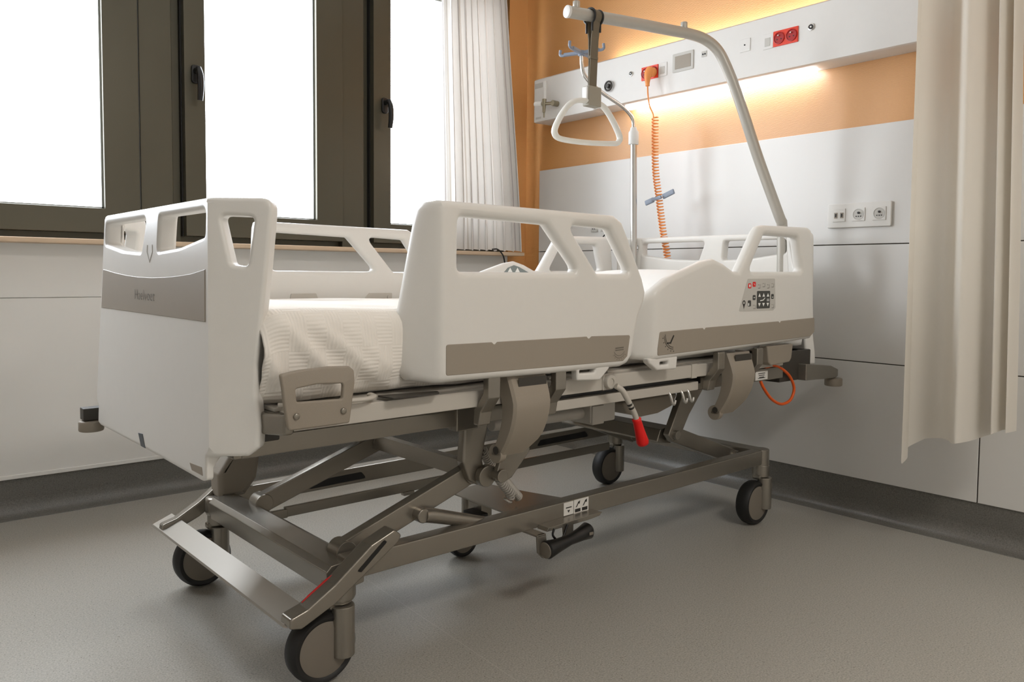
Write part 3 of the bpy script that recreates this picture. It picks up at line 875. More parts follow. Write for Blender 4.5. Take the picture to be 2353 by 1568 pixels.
S1 = [(0.198, 0.640), (0.748, 0.634), (0.764, 0.645), (0.774, 0.698), (0.636, 0.7015), (0.631, 0.7015), (0.622, 0.6950), (0.615, 0.7015), (0.334, 0.7030), (0.327, 0.6965), (0.320, 0.7030), (0.198, 0.704)]
S2 = [(0.886, 0.6385), (1.680, 0.654), (1.704, 0.667), (1.702, 0.714), (1.494, 0.710), (1.487, 0.7035), (1.480, 0.7095), (1.096, 0.7045), (1.090, 0.698), (1.083, 0.704), (0.892, 0.701), (0.884, 0.655)]
near1 = siderail('siderail', R1, R1H, R1map(False, 0), None, cr=(0.196, 0.191, 0.186, 0.181, 0.176)); inlay(near1, S1, R1map(False, 0))
near2 = siderail('siderail', R2, R2H, R2map(False, 0), None, cr=(0.884, 0.879, 0.874, 0.869, 0.864)); inlay(near2, S2, R2map(False, 0))
far1 = siderail('siderail', R1, R1H, R1map(True, 0.03), None, cr=(0.196, 0.191, 0.186, 0.181, 0.176)); inlay(far1, S1, R1map(True, 0.03))
far2 = siderail('siderail', R2, R2H, R2map(True, 0.09), None, cr=(0.884, 0.879, 0.874, 0.869, 0.864)); inlay(far2, S2, R2map(True, 0.09))
def flat(name, par, m, pts, y=Y0-0.0006, t=0.0012, r=0.0):
    bm = NB()
    plate(bm, rc(pts, r) if r else [V3((a, b)) for a, b in pts], [], t, 0, lambda u, v, w_: V3((u, y+w_, v)), step=1)
    return finish(name, bm, m, par, 0)
def rect(cx, cz, w_, h_): return [(cx-w_/2, cz-h_/2), (cx+w_/2, cz-h_/2), (cx+w_/2, cz+h_/2), (cx-w_/2, cz+h_/2)]
# nurse control panel on the head siderail
flat('control_panel', near2, 'label_grey', [(1.258, 0.745), (1.446, 0.744), (1.459, 0.752), (1.452, 0.842), (1.302, 0.841)], r=0.006)
bmi = NB()
def addflat(bm, pts, y, mi=0):
    vs = [bm.verts.new((a, y, b)) for a, b in pts]; f = bm.faces.new(vs); f.material_index = mi
YK = Y0-0.0010
flat('key_block', near2, 'key_dark', rect(1.389, 0.778, 0.073, 0.053), YK, 0.0008, 0.004)
for nm, x, z, ww, hh, m in (('red_button', 1.312, 0.820, 0.017, 0.015, 'red'), ('red_button', 1.336, 0.8245, 0.017, 0.015, 'red'), ('arrow_key', 1.3375, 0.785, 0.016, 0.015, 'key_dark'), ('arrow_key', 1.4395, 0.787, 0.015, 0.015, 'key_dark'), ('lamp_key', 1.3125, 0.768, 0.017, 0.018, 'key_dark')):
    flat(nm, near2, m, rect(x, z, ww, hh), YK, 0.0008, 0.004)
Y3 = Y0-0.0014
def mark(name, m, polys):
    bm = NB()
    for p in polys: addflat(bm, p, Y3)
    return finish(name, bm, m, near2, 0)
for cx in (1.366, 1.389, 1.413):
    mark('arrow_mark', 'white_ink', [[(cx-0.007, 0.787), (cx+0.007, 0.787), (cx, 0.798)]])
    mark('arrow_mark', 'white_ink', [[(cx-0.007, 0.768), (cx, 0.757), (cx+0.007, 0.768)]])
mark('backrest_mark', 'white_ink', [[(1.370, 0.7735), (1.388, 0.7755), (1.386, 0.778), (1.370, 0.7765)], [(1.388, 0.7755), (1.398, 0.783), (1.396, 0.7845), (1.386, 0.778)]])
mark('height_mark', 'white_ink', [rect(1.414, 0.779, 0.014, 0.002)]); mark('height_mark', 'white_ink', [rect(1.414, 0.7745, 0.014, 0.002)])
mark('heart_mark', 'white_ink', [[(1.308, 0.824), (1.316, 0.824), (1.316, 0.818), (1.312, 0.815), (1.308, 0.818)]])
mark('slash_mark', 'white_ink', [[(1.332, 0.827), (1.3345, 0.827), (1.341, 0.822), (1.3385, 0.822)]])
for cx in (1.3375, 1.4395): mark('bar_mark', 'white_ink', [rect(cx, 0.785, 0.008, 0.002)])
mark('lamp_mark', 'white_ink', [rect(1.308, 0.765, 0.006, 0.008)])
bm = NB()
lathe(bm, (1.2835, Y3+0.0004, 0.770), (0, -1, 0), [(0, 0.0075), (0.0004, 0.0075), (0.0004, 0.0045), (0, 0.0045)], 20)
addflat(bm, [(1.2785, 0.7665), (1.2885, 0.7665), (1.2835, 0.752)], Y3)
finish('locator_mark', bm, 'ink', near2, 0)
for cx, cz in ((1.362, 0.819), (1.388, 0.823), (1.413, 0.819), (1.438, 0.822), (1.339, 0.758), (1.441, 0.758)):
    mark('key_outline', 'ink_soft', [[(cx-0.006, cz-0.0066), (cx+0.0066, cz-0.0066), (cx+0.0066, cz+0.0055), (cx+0.0054, cz+0.0055), (cx+0.0054, cz-0.0054), (cx-0.006, cz-0.0054)], rect(cx-0.003, cz+0.004, 0.006, 0.0012)])
# angle gauge prints on the inlays
bm = NB(); YP = Y0-0.0018
def arc(bm, cx, cz, r0, r1, a0, a1, n=14):
    for k in range(n):
        b0 = math.radians(a0+(a1-a0)*k/n); b1 = math.radians(a0+(a1-a0)*(k+1)/n)
        addflat(bm, [(cx+r0*math.cos(b0), cz+r0*math.sin(b0)), (cx+r0*math.cos(b1), cz+r0*math.sin(b1)), (cx+r1*math.cos(b1), cz+r1*math.sin(b1)), (cx+r1*math.cos(b0), cz+r1*math.sin(b0))], YP)
arc(bm, 0.950, 0.693, 0.041, 0.0395, 185, 270); arc(bm, 0.950, 0.693, 0.036, 0.0345, 180, 270)
addflat(bm, [(0.921, 0.668), (0.940, 0.668), (0.940, 0.6715), (0.921, 0.6715)], YP)
addflat(bm, [(0.938, 0.6665), (0.953, 0.688), (0.949, 0.691), (0.935, 0.671)], YP)
for a in range(190, 271, 16): arc(bm, 0.950, 0.693, 0.048, 0.0445, a, a+3, 1)
finish('gauge_print', bm, 'ink', near2, 0)
bm = NB()
addflat(bm, [(0.717, 0.666), (0.748, 0.667), (0.748, 0.670), (0.717, 0.669)], YP); addflat(bm, [(0.717, 0.661), (0.748, 0.662), (0.748, 0.6645), (0.717, 0.6635)], YP)
arc(bm, 0.732, 0.672, 0.024, 0.0228, 215, 325); arc(bm, 0.732, 0.666, 0.024, 0.0228, 215, 325)
for a in range(215, 326, 18): arc(bm, 0.732, 0.666, 0.029, 0.0265, a, a+3, 1)
finish('gauge_print', bm, 'ink_soft', near1, 0)
# release tabs under the rails
for (par, pts, hole) in ((near1, [(0.545, 0.632), (0.590, 0.620), (0.591, 0.596), (0.672, 0.591), (0.706, 0.618), (0.706, 0.632)], [(0.600, 0.613), (0.652, 0.612), (0.657, 0.620), (0.600, 0.621)]),
                         (near2, [(0.853, 0.632), (0.860, 0.619), (0.894, 0.598), (0.976, 0.596), (0.981, 0.632)], [(0.905, 0.612), (0.940, 0.612), (0.940, 0.620), (0.905, 0.620)])):
    bm = NB(); plate(bm, rc(pts, 0.006), [rc(hole, 0.004)], 0.022, 0.005, lambda u, v, w_: V3((u, Y0+0.006+w_, v)), step=0.03, nb=3)
    finish('release_tab', bm, 'white_plastic', par, 40)
# grey latch plates on the inner face of the far rail
yi = 0.446
bm = NB(); plate(bm, rc([(0.300, 0.755), (0.400, 0.755), (0.388, 0.784), (0.305, 0.784)], 0.004), [], 0.004, 0.001, lambda u, v, w_: V3((u+0.01, yi-0.004+w_, v)), step=1)
finish('latch_plate', bm, 'frame_light', far1, 40)
bm = NB(); plate(bm, rc([(0.545, 0.752), (0.664, 0.752), (0.664, 0.783), (0.578, 0.783)], 0.004), [], 0.004, 0.001, lambda u, v, w_: V3((u+0.01, yi-0.004+w_, v)), step=1)
cyl(bm, (0.660, yi-0.004, 0.770), (0.660, yi-0.007, 0.770), 0.006, 14)
finish('latch_plate', bm, 'frame_light', far1, 40)
# patient control on the inner face of the far head rail
bm = NB(); plate(bm, [(1.155, 0.845), (1.185, 0.872), (1.215, 0.882), (1.240, 0.876), (1.290, 0.855), (1.290, 0.845)], [], 0.003, 0, lambda u, v, w_: V3((u, yi-0.002+w_, v)), step=1)
finish('patient_control', bm, mat('panel_slate', (128, 136, 134), 0.5), far2, 0)
bm = NB()
for cx in (1.195, 1.232): addflat(bm, [(cx-0.012, 0.856), (cx+0.012, 0.856), (cx, 0.873)], yi-0.0026)
finish('arrow_symbols', bm, 'white_ink', far2, 0)
# ---------- siderail carriers: curved shield and two side arms per rail
def ysh(z, s, mir):      # plan of the shield seen from the end
    t = (0.625-z)/0.19
    y = -0.478-0.030*math.sin(PI*min(1, t)*0.95)+0.045*max(0, t-0.35)
    return (-y-0.018) if mir else y
def carrier(x0, mir, zt=0.622):
    sg = -1 if mir else 1
    bm = NB()
    zs = [0.622-0.185*k/12 for k in range(13)]
    # face sheet and the two cheeks
    for k in range(12):
        pass
    w0, w1 = x0, x0+0.118
    prev = None
    for k, z in enumerate(zs):
        t = k/12; xa = w0-0.0*t; xb = w1-0.012*t-0.03*max(0, t-0.8)/0.2
        y = ysh(z, 0, mir)
        depth = 0.050-0.018*t
        ring = [V3((xa, y+sg*depth, z)), V3((xa, y+sg*0.006, z)), V3((xa+0.006, y, z)), V3((xb-0.006, y, z)), V3((xb, y+sg*0.006, z)), V3((xb, y+sg*depth, z)), V3((xb-0.006, y+sg*depth, z)), V3((xb-0.008, y+sg*0.010, z)), V3((xa+0.020, y+sg*0.010, z)), V3((xa+0.018, y+sg*depth, z))]
        ring = [bm.verts.new(v) for v in ring]
        if prev:
            for i in range(len(ring)):
                f = bm.faces.new((prev[i], prev[(i+1) % len(ring)], ring[(i+1) % len(ring)], ring[i]))
                if i in (0,): f.material_index = 0
        else: bm.faces.new(ring)
        prev = ring
    bm.faces.new(list(reversed(prev)))
    # rounded foot of the near cheek with its pivot
    y = ysh(0.44, 0, mir)
    cyl(bm, (w0, y+sg*0.022, 0.440), (w0+0.018, y+sg*0.022, 0.440), 0.022, 22, 0.002)
    sh = finish('rail_carrier', bm, 'grey_plastic', bed, 35)
    bm = NB(); cyl(bm, (w0-0.001, y+sg*0.018, 0.448), (w0+0.004, y+sg*0.018, 0.448), 0.009, 18); finish('pivot_pin', bm, 'dark_plastic', sh)
    bm = NB(); box(bm, w0+0.022, w1-0.010, min(ysh(0.6, 0, mir)+sg*0.0, ysh(0.6, 0, mir)-sg*0.001), max(ysh(0.6, 0, mir)+sg*0.0, ysh(0.6, 0, mir)-sg*0.001), 0.585, 0.617); finish('recess_panel', bm, 'dark_plastic', sh, 0)
    for xa, nm in ((x0-0.066, 'side_arm'), (x0+0.138, 'side_arm')):
        bm = NB()
        pts = [(-0.492, 0.630), (-0.472, 0.630), (-0.472, 0.590), (-0.440, 0.548), (-0.437, 0.515), (-0.458, 0.515), (-0.464, 0.545), (-0.492, 0.580)]
        if mir: pts = [(-a-0.018, b) for a, b in pts]
        prism(bm, pts, 'x', xa, xa+0.034, 0.003, r=0.005)
        finish(nm, bm, 'frame', bed, 40)
for x0, mir in ((0.385, False), (1.240, False), (0.415, True), (1.33, True)): carrier(x0, mir)
# ---------- castors
def castor(x, y, near_side=-1):
    sx = x+0.042; sy = y-0.018
    bm = NB()
    cyl(bm, (sx, sy, 0.050), (sx, sy, 0.158), 0.0245, 28, 0.003)
    cyl(bm, (sx, y-0.004, 0.160), (sx, y-0.004, 0.200), 0.027, 28, 0.003)
    box(bm, sx-0.030, sx+0.020, y-0.018, y+0.014, 0.150, 0.168, 0.006)
    c = finish('castor', bm, 'frame', bed, 40)
    bm = NB(); w_ = 0.024
    lathe(bm, (x, y, 0.0745), (0, 1, 0), [(-w_*0.80, 0.056), (-w_, 0.062), (-w_, 0.067), (-w_*0.6, 0.0735), (0, 0.0745), (w_*0.6, 0.0735), (w_, 0.067), (w_, 0.062), (w_*0.80, 0.056), (-w_*0.80, 0.056)], 56)
    finish('tyre', bm, 'rubber', c, 50)
    bm = NB(); lathe(bm, (x, y, 0.0745), (0, 1, 0), [(-w_*0.95, 0), (-w_*0.97, 0.045), (-w_*0.86, 0.057), (w_*0.86, 0.057), (w_*0.97, 0.045), (w_*0.95, 0)], 56)
    finish('wheel_disc', bm, 'disc', c, 40)
for x, y in ((0.0, -0.336), (0.0, 0.336), (1.628, -0.336), (1.632, 0.330)): castor(x, y)
bm = NB()
cyl(bm, (0.690, 0.055, 0.11), (0.690, 0.055, 0.205), 0.016, 20, 0.002); box(bm, 0.665, 0.715, 0.030, 0.080, 0.100, 0.118, 0.004)
c5 = finish('centre_castor', bm, 'frame', bed, 40)
bm = NB(); lathe(bm, (0.672, 0.055, 0.052), (0, 1, 0), [(-0.012, 0.038), (-0.016, 0.044), (-0.014, 0.050), (0, 0.052), (0.014, 0.050), (0.016, 0.044), (0.012, 0.038), (-0.012, 0.038)], 40); finish('tyre', bm, 'rubber', c5, 50)
bm = NB(); lathe(bm, (0.672, 0.055, 0.052), (0, 1, 0), [(-0.015, 0), (-0.014, 0.039), (0.014, 0.039), (0.015, 0)], 40); finish('wheel_disc', bm, 'disc', c5, 50)
# ---------- base frame
bm = NB()
for s in (-1, 1):
    y = s*0.335
    box(bm, 0.05, 1.67, y-0.020, y+0.020, 0.203, 0.253, 0.004)
box(bm, 1.640, 1.700, -0.325, 0.335, 0.200, 0.252, 0.004)
prism(bm, [(0.012, 0.186), (0.030, 0.180), (0.095, 0.190), (0.098, 0.232), (0.075, 0.245), (0.018, 0.243), (0.006, 0.232)], 'y', -0.350, 0.300, 0.002, r=0.004)
cyl(bm, (1.670, -0.336, 0.165), (1.670, -0.336, 0.254), 0.029, 28, 0.003)
cyl(bm, (1.672, 0.330, 0.165), (1.672, 0.330, 0.254), 0.029, 28, 0.003)
cyl(bm, (0.042, -0.336, 0.163), (0.042, -0.336, 0.215), 0.036, 28, 0.010)
base = finish('base_frame', bm, 'frame', bed, 40)
bm = NB(); cyl(bm, (0.055, 0.336, 0.185), (0.055, 0.336, 0.236), 0.043, 32, 0.008); finish('corner_collar', bm, 'frame', base, 50)
# slots of the far beam are seen from the inside
for a, b in ((0.30, 0.50), (1.22, 1.50)):
    bm = NB()
    plate(bm, rc([(a, 0.212), (b, 0.214), (b-0.02, 0.236), (a+0.02, 0.234)], 0.008), [], 0.002, 0, lambda u, v, w_: V3((u, 0.3142+w_, v)), step=1)
    finish('beam_slot', bm, 'black', base, 0)
bm = NB(); box(bm, 0.22, 1.60, 0.292, 0.306, 0.150, 0.180, 0.003)
box(bm, 0.16, 0.225, 0.285, 0.300, 0.150, 0.176, 0.003); box(bm, 0.62, 0.66, 0.288, 0.308, 0.140, 0.152, 0.002)
finish('brake_rod', bm, 'frame', base, 40)
# corner column under the footboard
bm = NB()
prism(bm, [(0.038, 0.232), (0.110, 0.232), (0.146, 0.275), (0.165, 0.400), (0.110, 0.410), (0.048, 0.318), (0.036, 0.300)], 'y', 0.306, 0.374, 0.014, r=0.012)
finish('corner_column', bm, 'grey_plastic', bed, 45)
# foot-end step bar
bm = NB()
def stepbar(pts, w_, h_):
    pass
A = [V3((-0.075, -0.375, 0.170)), V3((-0.075, 0.425, 0.172))]
prof = [(-0.024, -0.008), (0.026, 0.012), (0.030, 0.008), (-0.014, -0.018), (-0.026, -0.013)]
rg = []
for p in A: rg.append([bm.verts.new(p+V3((a, 0, b))) for a, b in prof])
for k in range(5): bm.faces.new((rg[0][k], rg[0][(k+1) % 5], rg[1][(k+1) % 5], rg[1][k]))
bm.faces.new(rg[0]); bm.faces.new(rg[1])
bar = finish('step_bar', bm, mat('step_aluminium', (186, 181, 172), 0.3, 0.6), bed, 20)
def steparm(y0, y1):
    bm = NB()
    prism(bm, [(-0.098, 0.158), (-0.072, 0.152), (0.000, 0.182), (0.150, 0.276), (0.160, 0.290), (0.142, 0.306), (0.085, 0.285), (0.0, 0.222), (-0.060, 0.188), (-0.096, 0.178)], 'y', y0, y1, 0.004, r=0.008)
    return finish('step_bar_arm', bm, 'frame', bed, 40)
sa = steparm(-0.398, -0.356); steparm(0.352, 0.380)
bm = NB(); plate(bm, rc([(0.050, 0.238), (0.060, 0.234), (0.122, 0.284), (0.115, 0.290)], 0.003), [], 0.002, 0, lambda u, v, w_: V3((u, -0.3988+w_, v)), step=1)
finish('arm_slot', bm, 'black', sa, 0)
bm = NB(); tube(bm, [V3((-0.056, -0.364, 0.1905)), V3((-0.040, -0.362, 0.1995)), V3((0.000, -0.362, 0.2225)), V3((0.012, -0.364, 0.230))], [0.001, 0.0022, 0.0022, 0.0008], 8)
finish('red_stripe', bm, 'red_mark', sa, 0)
# ---------- lift mechanism, foot side
def lift(xa, xb, za, zb, y, w_=0.030, h_=0.050):
    bm = NB(); obar(bm, (xa, y, za), (xb, y, zb), w_, h_, 0.004)
    cyl(bm, (xa, y-w_/2-0.004, za), (xa, y+w_/2+0.012, za), h_/2, 24, 0.003)
    cyl(bm, (xb, y-w_/2-0.006, zb), (xb, y+w_/2+0.006, zb), h_/2, 24, 0.003)
    return finish('lift_arm', bm, 'frame', bed, 40)
lift(0.078, 0.425, 0.246, 0.362, -0.290); lift(0.095, 0.445, 0.246, 0.362, 0.165)
bm = NB()
prism(bm, [(0.418, 0.348), (0.428, 0.384), (0.452, 0.384), (0.444, 0.346)], 'y', -0.275, 0.150, 0.003)
cyl(bm, (0.442, -0.275, 0.352), (0.442, 0.150, 0.352), 0.011, 16)
finish('torsion_bar', bm, 'frame', bed, 40)
bm = NB()
PTS = [(0.400, 0.352), (0.380, 0.400), (0.386, 0.480), (0.398, 0.520), (0.462, 0.520), (0.456, 0.470), (0.440, 0.400), (0.452, 0.352), (0.430, 0.335)]
prism(bm, PTS, 'y', -0.325, -0.296, 0.006, r=0.01); finish('lift_link', bm, 'frame', bed, 45)
bm = NB(); prism(bm, PTS, 'y', 0.170, 0.200, 0.006, r=0.01); finish('lift_link', bm, 'frame', bed, 45)
bm = NB()
prism(bm, [(0.447, 0.352), (0.470, 0.342), (0.500, 0.352), (0.560, 0.410), (0.555, 0.450), (0.480, 0.450), (0.462, 0.40)], 'y', -0.365, -0.350, 0.003, r=0.008)
cyl(bm, (0.466, -0.372, 0.362), (0.466, -0.300, 0.362), 0.017, 22, 0.003)
cyl(bm, (0.440, -0.345, 0.360), (0.440, -0.325, 0.360), 0.026, 22, 0.003)
finish('actuator_bracket', bm, 'frame', bed, 40)
# strut from the arm to the tray
bm = NB()
tube(bm, [V3((0.272, -0.318, 0.292)), V3((0.285, -0.318, 0.290)), V3((0.50, -0.318, 0.224)), V3((0.56, -0.318, 0.205))], [0.017, 0.018, 0.013, 0.011], 18)
cyl(bm, (0.265, -0.330, 0.294), (0.265, -0.300, 0.294), 0.017, 20, 0.003)
finish('gas_strut', bm, 'frame', bed, 45)
# cross plate between the beams, with control box
bm = NB()
plate(bm, [(0.60, 0.31), (0.60, 0.02), (0.595, -0.318), (0.80, -0.318), (0.80, -0.28), (0.79, 0.31)], [], 0.003, 0, lambda u, v, w_: V3((u, v, 0.196+w_)), step=1)
bm.free(); bm = NB()
plate(bm, [(0.620, 0.060), (0.612, -0.318), (0.870, -0.318), (0.800, -0.10), (0.760, 0.060)], [], 0.004, 0, lambda u, v, w_: V3((u, v, 0.202+w_)), step=1)
box(bm, 0.62, 0.66, -0.10, -0.04, 0.13, 0.202, 0.004)
finish('cross_plate', bm, 'frame', bed, 30)
bm = NB(); box(bm, 0.585, 0.622, -0.13, -0.06, 0.12, 0.185, 0.004); finish('pedal_block', bm, 'black', bed, 40)
# coiled leads
def coil(name, path, R, turns, r, m):
    bm = NB(); tube(bm, helix(path, R, turns, 9), r, 6); return finish(name, bm, m, bed, 60)
coil('coiled_lead', [(0.500, -0.25, 0.40), (0.555, -0.22, 0.345), (0.605, -0.20, 0.290), (0.650, -0.19, 0.245), (0.645, -0.18, 0.222)], 0.0105, 26, 0.0030, 'frame_light')
coil('coiled_lead', [(0.545, -0.22, 0.375), (0.590, -0.20, 0.325), (0.650, -0.18, 0.270), (0.700, -0.17, 0.222)], 0.0105, 34, 0.0030, 'frame_light')
coil('coiled_lead', [(0.455, -0.27, 0.50), (0.470, -0.27, 0.46), (0.480, -0.27, 0.41), (0.468, -0.27, 0.37)], 0.006, 14, 0.0024, 'dark_plastic')
# ---------- lift mechanism, head side
bm = NB()
obar(bm, (1.270, -0.255, 0.345), (1.625, -0.255, 0.218), 0.028, 0.050, 0.004)
cyl(bm, (1.620, -0.280, 0.222), (1.620, -0.232, 0.222), 0.022, 20, 0.003)
finish('lift_arm', bm, 'frame', bed, 40)
bm = NB()
obar(bm, (1.270, 0.20, 0.345), (1.625, 0.20, 0.218), 0.028, 0.050, 0.004)
cyl(bm, (1.620, 0.18, 0.222), (1.620, 0.225, 0.222), 0.022, 20, 0.003)
finish('lift_arm', bm, 'frame', bed, 40)
bm = NB(); prism(bm, [(1.225, 0.318), (1.300, 0.305), (1.318, 0.352), (1.306, 0.362), (1.245, 0.358)], 'y', -0.235, 0.20, 0.003, r=0.006)
finish('torsion_bar', bm, 'frame', bed, 40)
bm = NB()
prism(bm, [(1.238, 0.345), (1.262, 0.322), (1.300, 0.335), (1.345, 0.40), (1.440, 0.50), (1.44, 0.52), (1.325, 0.52), (1.300, 0.455)], 'y', -0.272, -0.248, 0.003, r=0.008)
cyl(bm, (1.272, -0.285, 0.343), (1.272, -0.24, 0.343), 0.015, 20, 0.003)
finish('lift_link', bm, 'frame', bed, 40)
# ---------- upper frame
bm = NB()
for y0, y1 in ((-0.352, -0.322), (0.322, 0.352)):
    box(bm, -0.17, 1.78, y0, y1, 0.495, 0.534, 0.003)
box(bm, -0.185, -0.145, -0.35, 0.35, 0.495, 0.534, 0.003); box(bm, 1.74, 1.78, -0.35, 0.35, 0.495, 0.534, 0.003)
for x in (0.36, 1.30): box(bm, x, x+0.06, -0.322, 0.322, 0.498, 0.53, 0.003)
finish('upper_frame', bm, 'frame', bed, 40)
bm = NB(); box(bm, 0.335, 0.40, -0.358, -0.32, 0.484, 0.540, 0.004); finish('frame_bracket', bm, 'frame', bed, 40)
for y0 in (-0.432, 0.405):
    bm = NB(); box(bm, 0.50, 1.165, y0, y0+0.027, 0.515, 0.541, 0.003); finish('accessory_rail', bm, 'frame_light', bed, 40)
bm = NB(); box(bm, 0.50, 1.20, -0.415, -0.34, 0.530, 0.556, 0.002); finish('gap_shade_box', bm, 'black', bed, 40)  # black box painting in the shade of the gap under the deck rail
# hooks under the accessory rail
for x in (1.03, 1.085, 1.115):
    bm = NB(); tube(bm, smooth_path([(x, -0.425, 0.525), (x, -0.435, 0.510), (x+0.004, -0.438, 0.492), (x+0.013, -0.438, 0.486), (x+0.018, -0.438, 0.497)], 5), 0.0042, 10); finish('bag_hook', bm, 'steel', bed, 60)
# actuator under the frame
bm = NB()
box(bm, 0.90, 1.010, -0.25, -0.17, 0.418, 0.500, 0.006); box(bm, 0.905, 0.955, -0.255, -0.165, 0.415, 0.47, 0.003)
cyl(bm, (0.56, -0.21, 0.452), (0.905, -0.21, 0.446), 0.018, 24, 0.003)
ac = finish('actuator', bm, 'frame_light', bed, 40)
bm = NB(); prism(bm, [(1.03, 0.470), (1.05, 0.434), (1.12, 0.416), (1.20, 0.418), (1.27, 0.434), (1.30, 0.474)], 'y', -0.26, -0.08, 0.006, r=0.01); finish('control_box', bm, 'grey_plastic', bed, 45)
# ---------- sleeping deck
for y0, y1 in ((-0.452, -0.425), (0.425, 0.452)):
    bm = NB()
    box(bm, -0.13, 0.736, y0, y1, 0.556, 0.594, 0.003); box(bm, 0.764, 1.176, y0, y1, 0.558, 0.595, 0.003); box(bm, 1.19, 1.60, y0, y1, 0.558, 0.595, 0.003)
    box(bm, 0.733, 0.767, y0+0.003, y1-0.003, 0.560, 0.592, 0.002); box(bm, 1.10, 1.125, y0-0.003, y1, 0.556, 0.597, 0.002); box(bm, 1.17, 1.195, y0+0.003, y1-0.003, 0.560, 0.592, 0.002)
    finish('deck_rail', bm, 'frame_light', bed, 40)
bm = NB()
for x0, x1 in ((-0.14, 0.55), (0.56, 0.75), (0.77, 1.00), (1.01, 1.76)): box(bm, x0, x1, -0.43, 0.43, 0.592, 0.600, 0.002)
finish('mattress_deck', bm, 'frame_light', bed, 40)
bm = NB(); plate(bm, rc([(0.076, -0.430), (0.210, -0.455), (0.198, -0.478), (0.085, -0.480)], 0.006), [], 0.003, 0, lambda u, v, w_: V3((u, v, 0.600+w_)), step=1); finish('deck_flap', bm, 'dark_plastic', bed, 0)
bm = NB(); tube(bm, smooth_path([(-0.14, -0.445, 0.607), (-0.10, -0.463, 0.606), (-0.02, -0.465, 0.605), (0.035, -0.463, 0.604), (0.058, -0.448, 0.605), (0.062, -0.43, 0.606)], 5), 0, 12, flat=(0.0045, 0.0075)); finish('bedding_retainer', bm, 'frame_light', bed, 60)
bm = NB(); prism(bm, [(-0.160, -0.30), (-0.110, -0.300), (-0.108, -0.425), (-0.115, -0.462), (-0.135, -0.462), (-0.160, -0.425)], 'z', 0.552, 0.592, 0.006, r=0.015); finish('deck_corner', bm, 'frame', bed, 45)
# mattress holder plate
HO = [(-0.155, 0.669), (-0.115, 0.674), (-0.060, 0.676), (-0.016, 0.674), (-0.008, 0.666), (-0.008, 0.640), (-0.019, 0.567), (-0.141, 0.567), (-0.148, 0.606)]
HH = [(-0.128, 0.641), (-0.085, 0.646), (-0.032, 0.643), (-0.034, 0.614), (-0.125, 0.617)]
bm = NB(); plate(bm, rc(HO, 0.006), [rc(HH, 0.005)], 0.011, 0.0035, lambda u, v, w_: V3((u, -0.492+w_+0.25*max(0, v-0.655), v)), step=0.02, nb=3)
box(bm, -0.13, -0.03, -0.482, -0.44, 0.568, 0.59, 0.002)
ho = finish('mattress_holder', bm, 'grey_plastic', bed, 38, wn=False)
for x in (-0.127, -0.033):
    bm = NB(); cyl(bm, (x, -0.491, 0.592), (x, -0.496, 0.592), 0.006, 18, 0.002); finish('rivet', bm, 'frame', ho, 50)
# ---------- head-end details
bm = NB(); prism(bm, [(1.445, 0.632), (1.600, 0.632), (1.592, 0.585), (1.580, 0.574), (1.470, 0.570), (1.455, 0.580)], 'y', -0.485, -0.455, 0.004, r=0.006); finish('cable_box', bm, 'grey_plastic', bed, 40)
bm = NB(); box(bm, 1.405, 1.600, -0.452, -0.440, 0.518, 0.556, 0.002); lp = finish('frame_plate', bm, 'frame', bed, 30)
bm = NB(); box(bm, 1.434, 1.504, -0.4535, -0.4518, 0.522, 0.549); st = finish('type_label', bm, 'sticker', lp, 0)
bm = NB()
for k in range(3): addflat(bm, rect(1.468, 0.5425-k*0.006, 0.040-0.006*k, 0.0025), -0.4538)
addflat(bm, rect(1.468, 0.528, 0.042, 0.002), -0.4538)
finish('label_print', bm, 'ink', lp, 0)
def bumper(px, py, s, dark=True):
    pass
for (x0, x1, yy, zc) in ((1.72, 1.945, -0.452, 0.535), (1.72, 1.945, 0.452, 0.535), (-0.17, -0.258, 0.445, 0.500), ):
    bm = NB()
    if x1 > 0: prism(bm, [(x0, 0.500), (x1-0.02, 0.492), (x1, 0.498), (x1, 0.522), (x1-0.05, 0.538), (x0, 0.556)], 'y', yy-0.016, yy+0.016, 0.003, r=0.004)
    else: box(bm, -0.262, -0.17, yy-0.018, yy+0.018, 0.464, 0.496, 0.003)
    b_ = finish('bumper_arm', bm, 'dark_plastic' if x1 < 0 else 'frame', bed, 40)
    bm = NB(); xc = x1-0.002 if x1 > 0 else -0.240; zt = 0.492 if x1 > 0 else 0.464
    cyl(bm, (xc, yy, zt-0.030), (xc, yy, zt-0.002), 0.030, 30, 0.004); finish('bumper_roller', bm, 'grey_plastic', b_, 50)
bm = NB(); box(bm, 1.60, 1.80, -0.44, -0.33, 0.50, 0.60, 0.004); finish('headboard_socket', bm, 'dark_plastic', bed, 40)
bm = NB(); box(bm, -0.19, -0.11, -0.39, -0.28, 0.53, 0.56, 0.004); finish('footboard_socket', bm, 'dark_plastic', bed, 40)
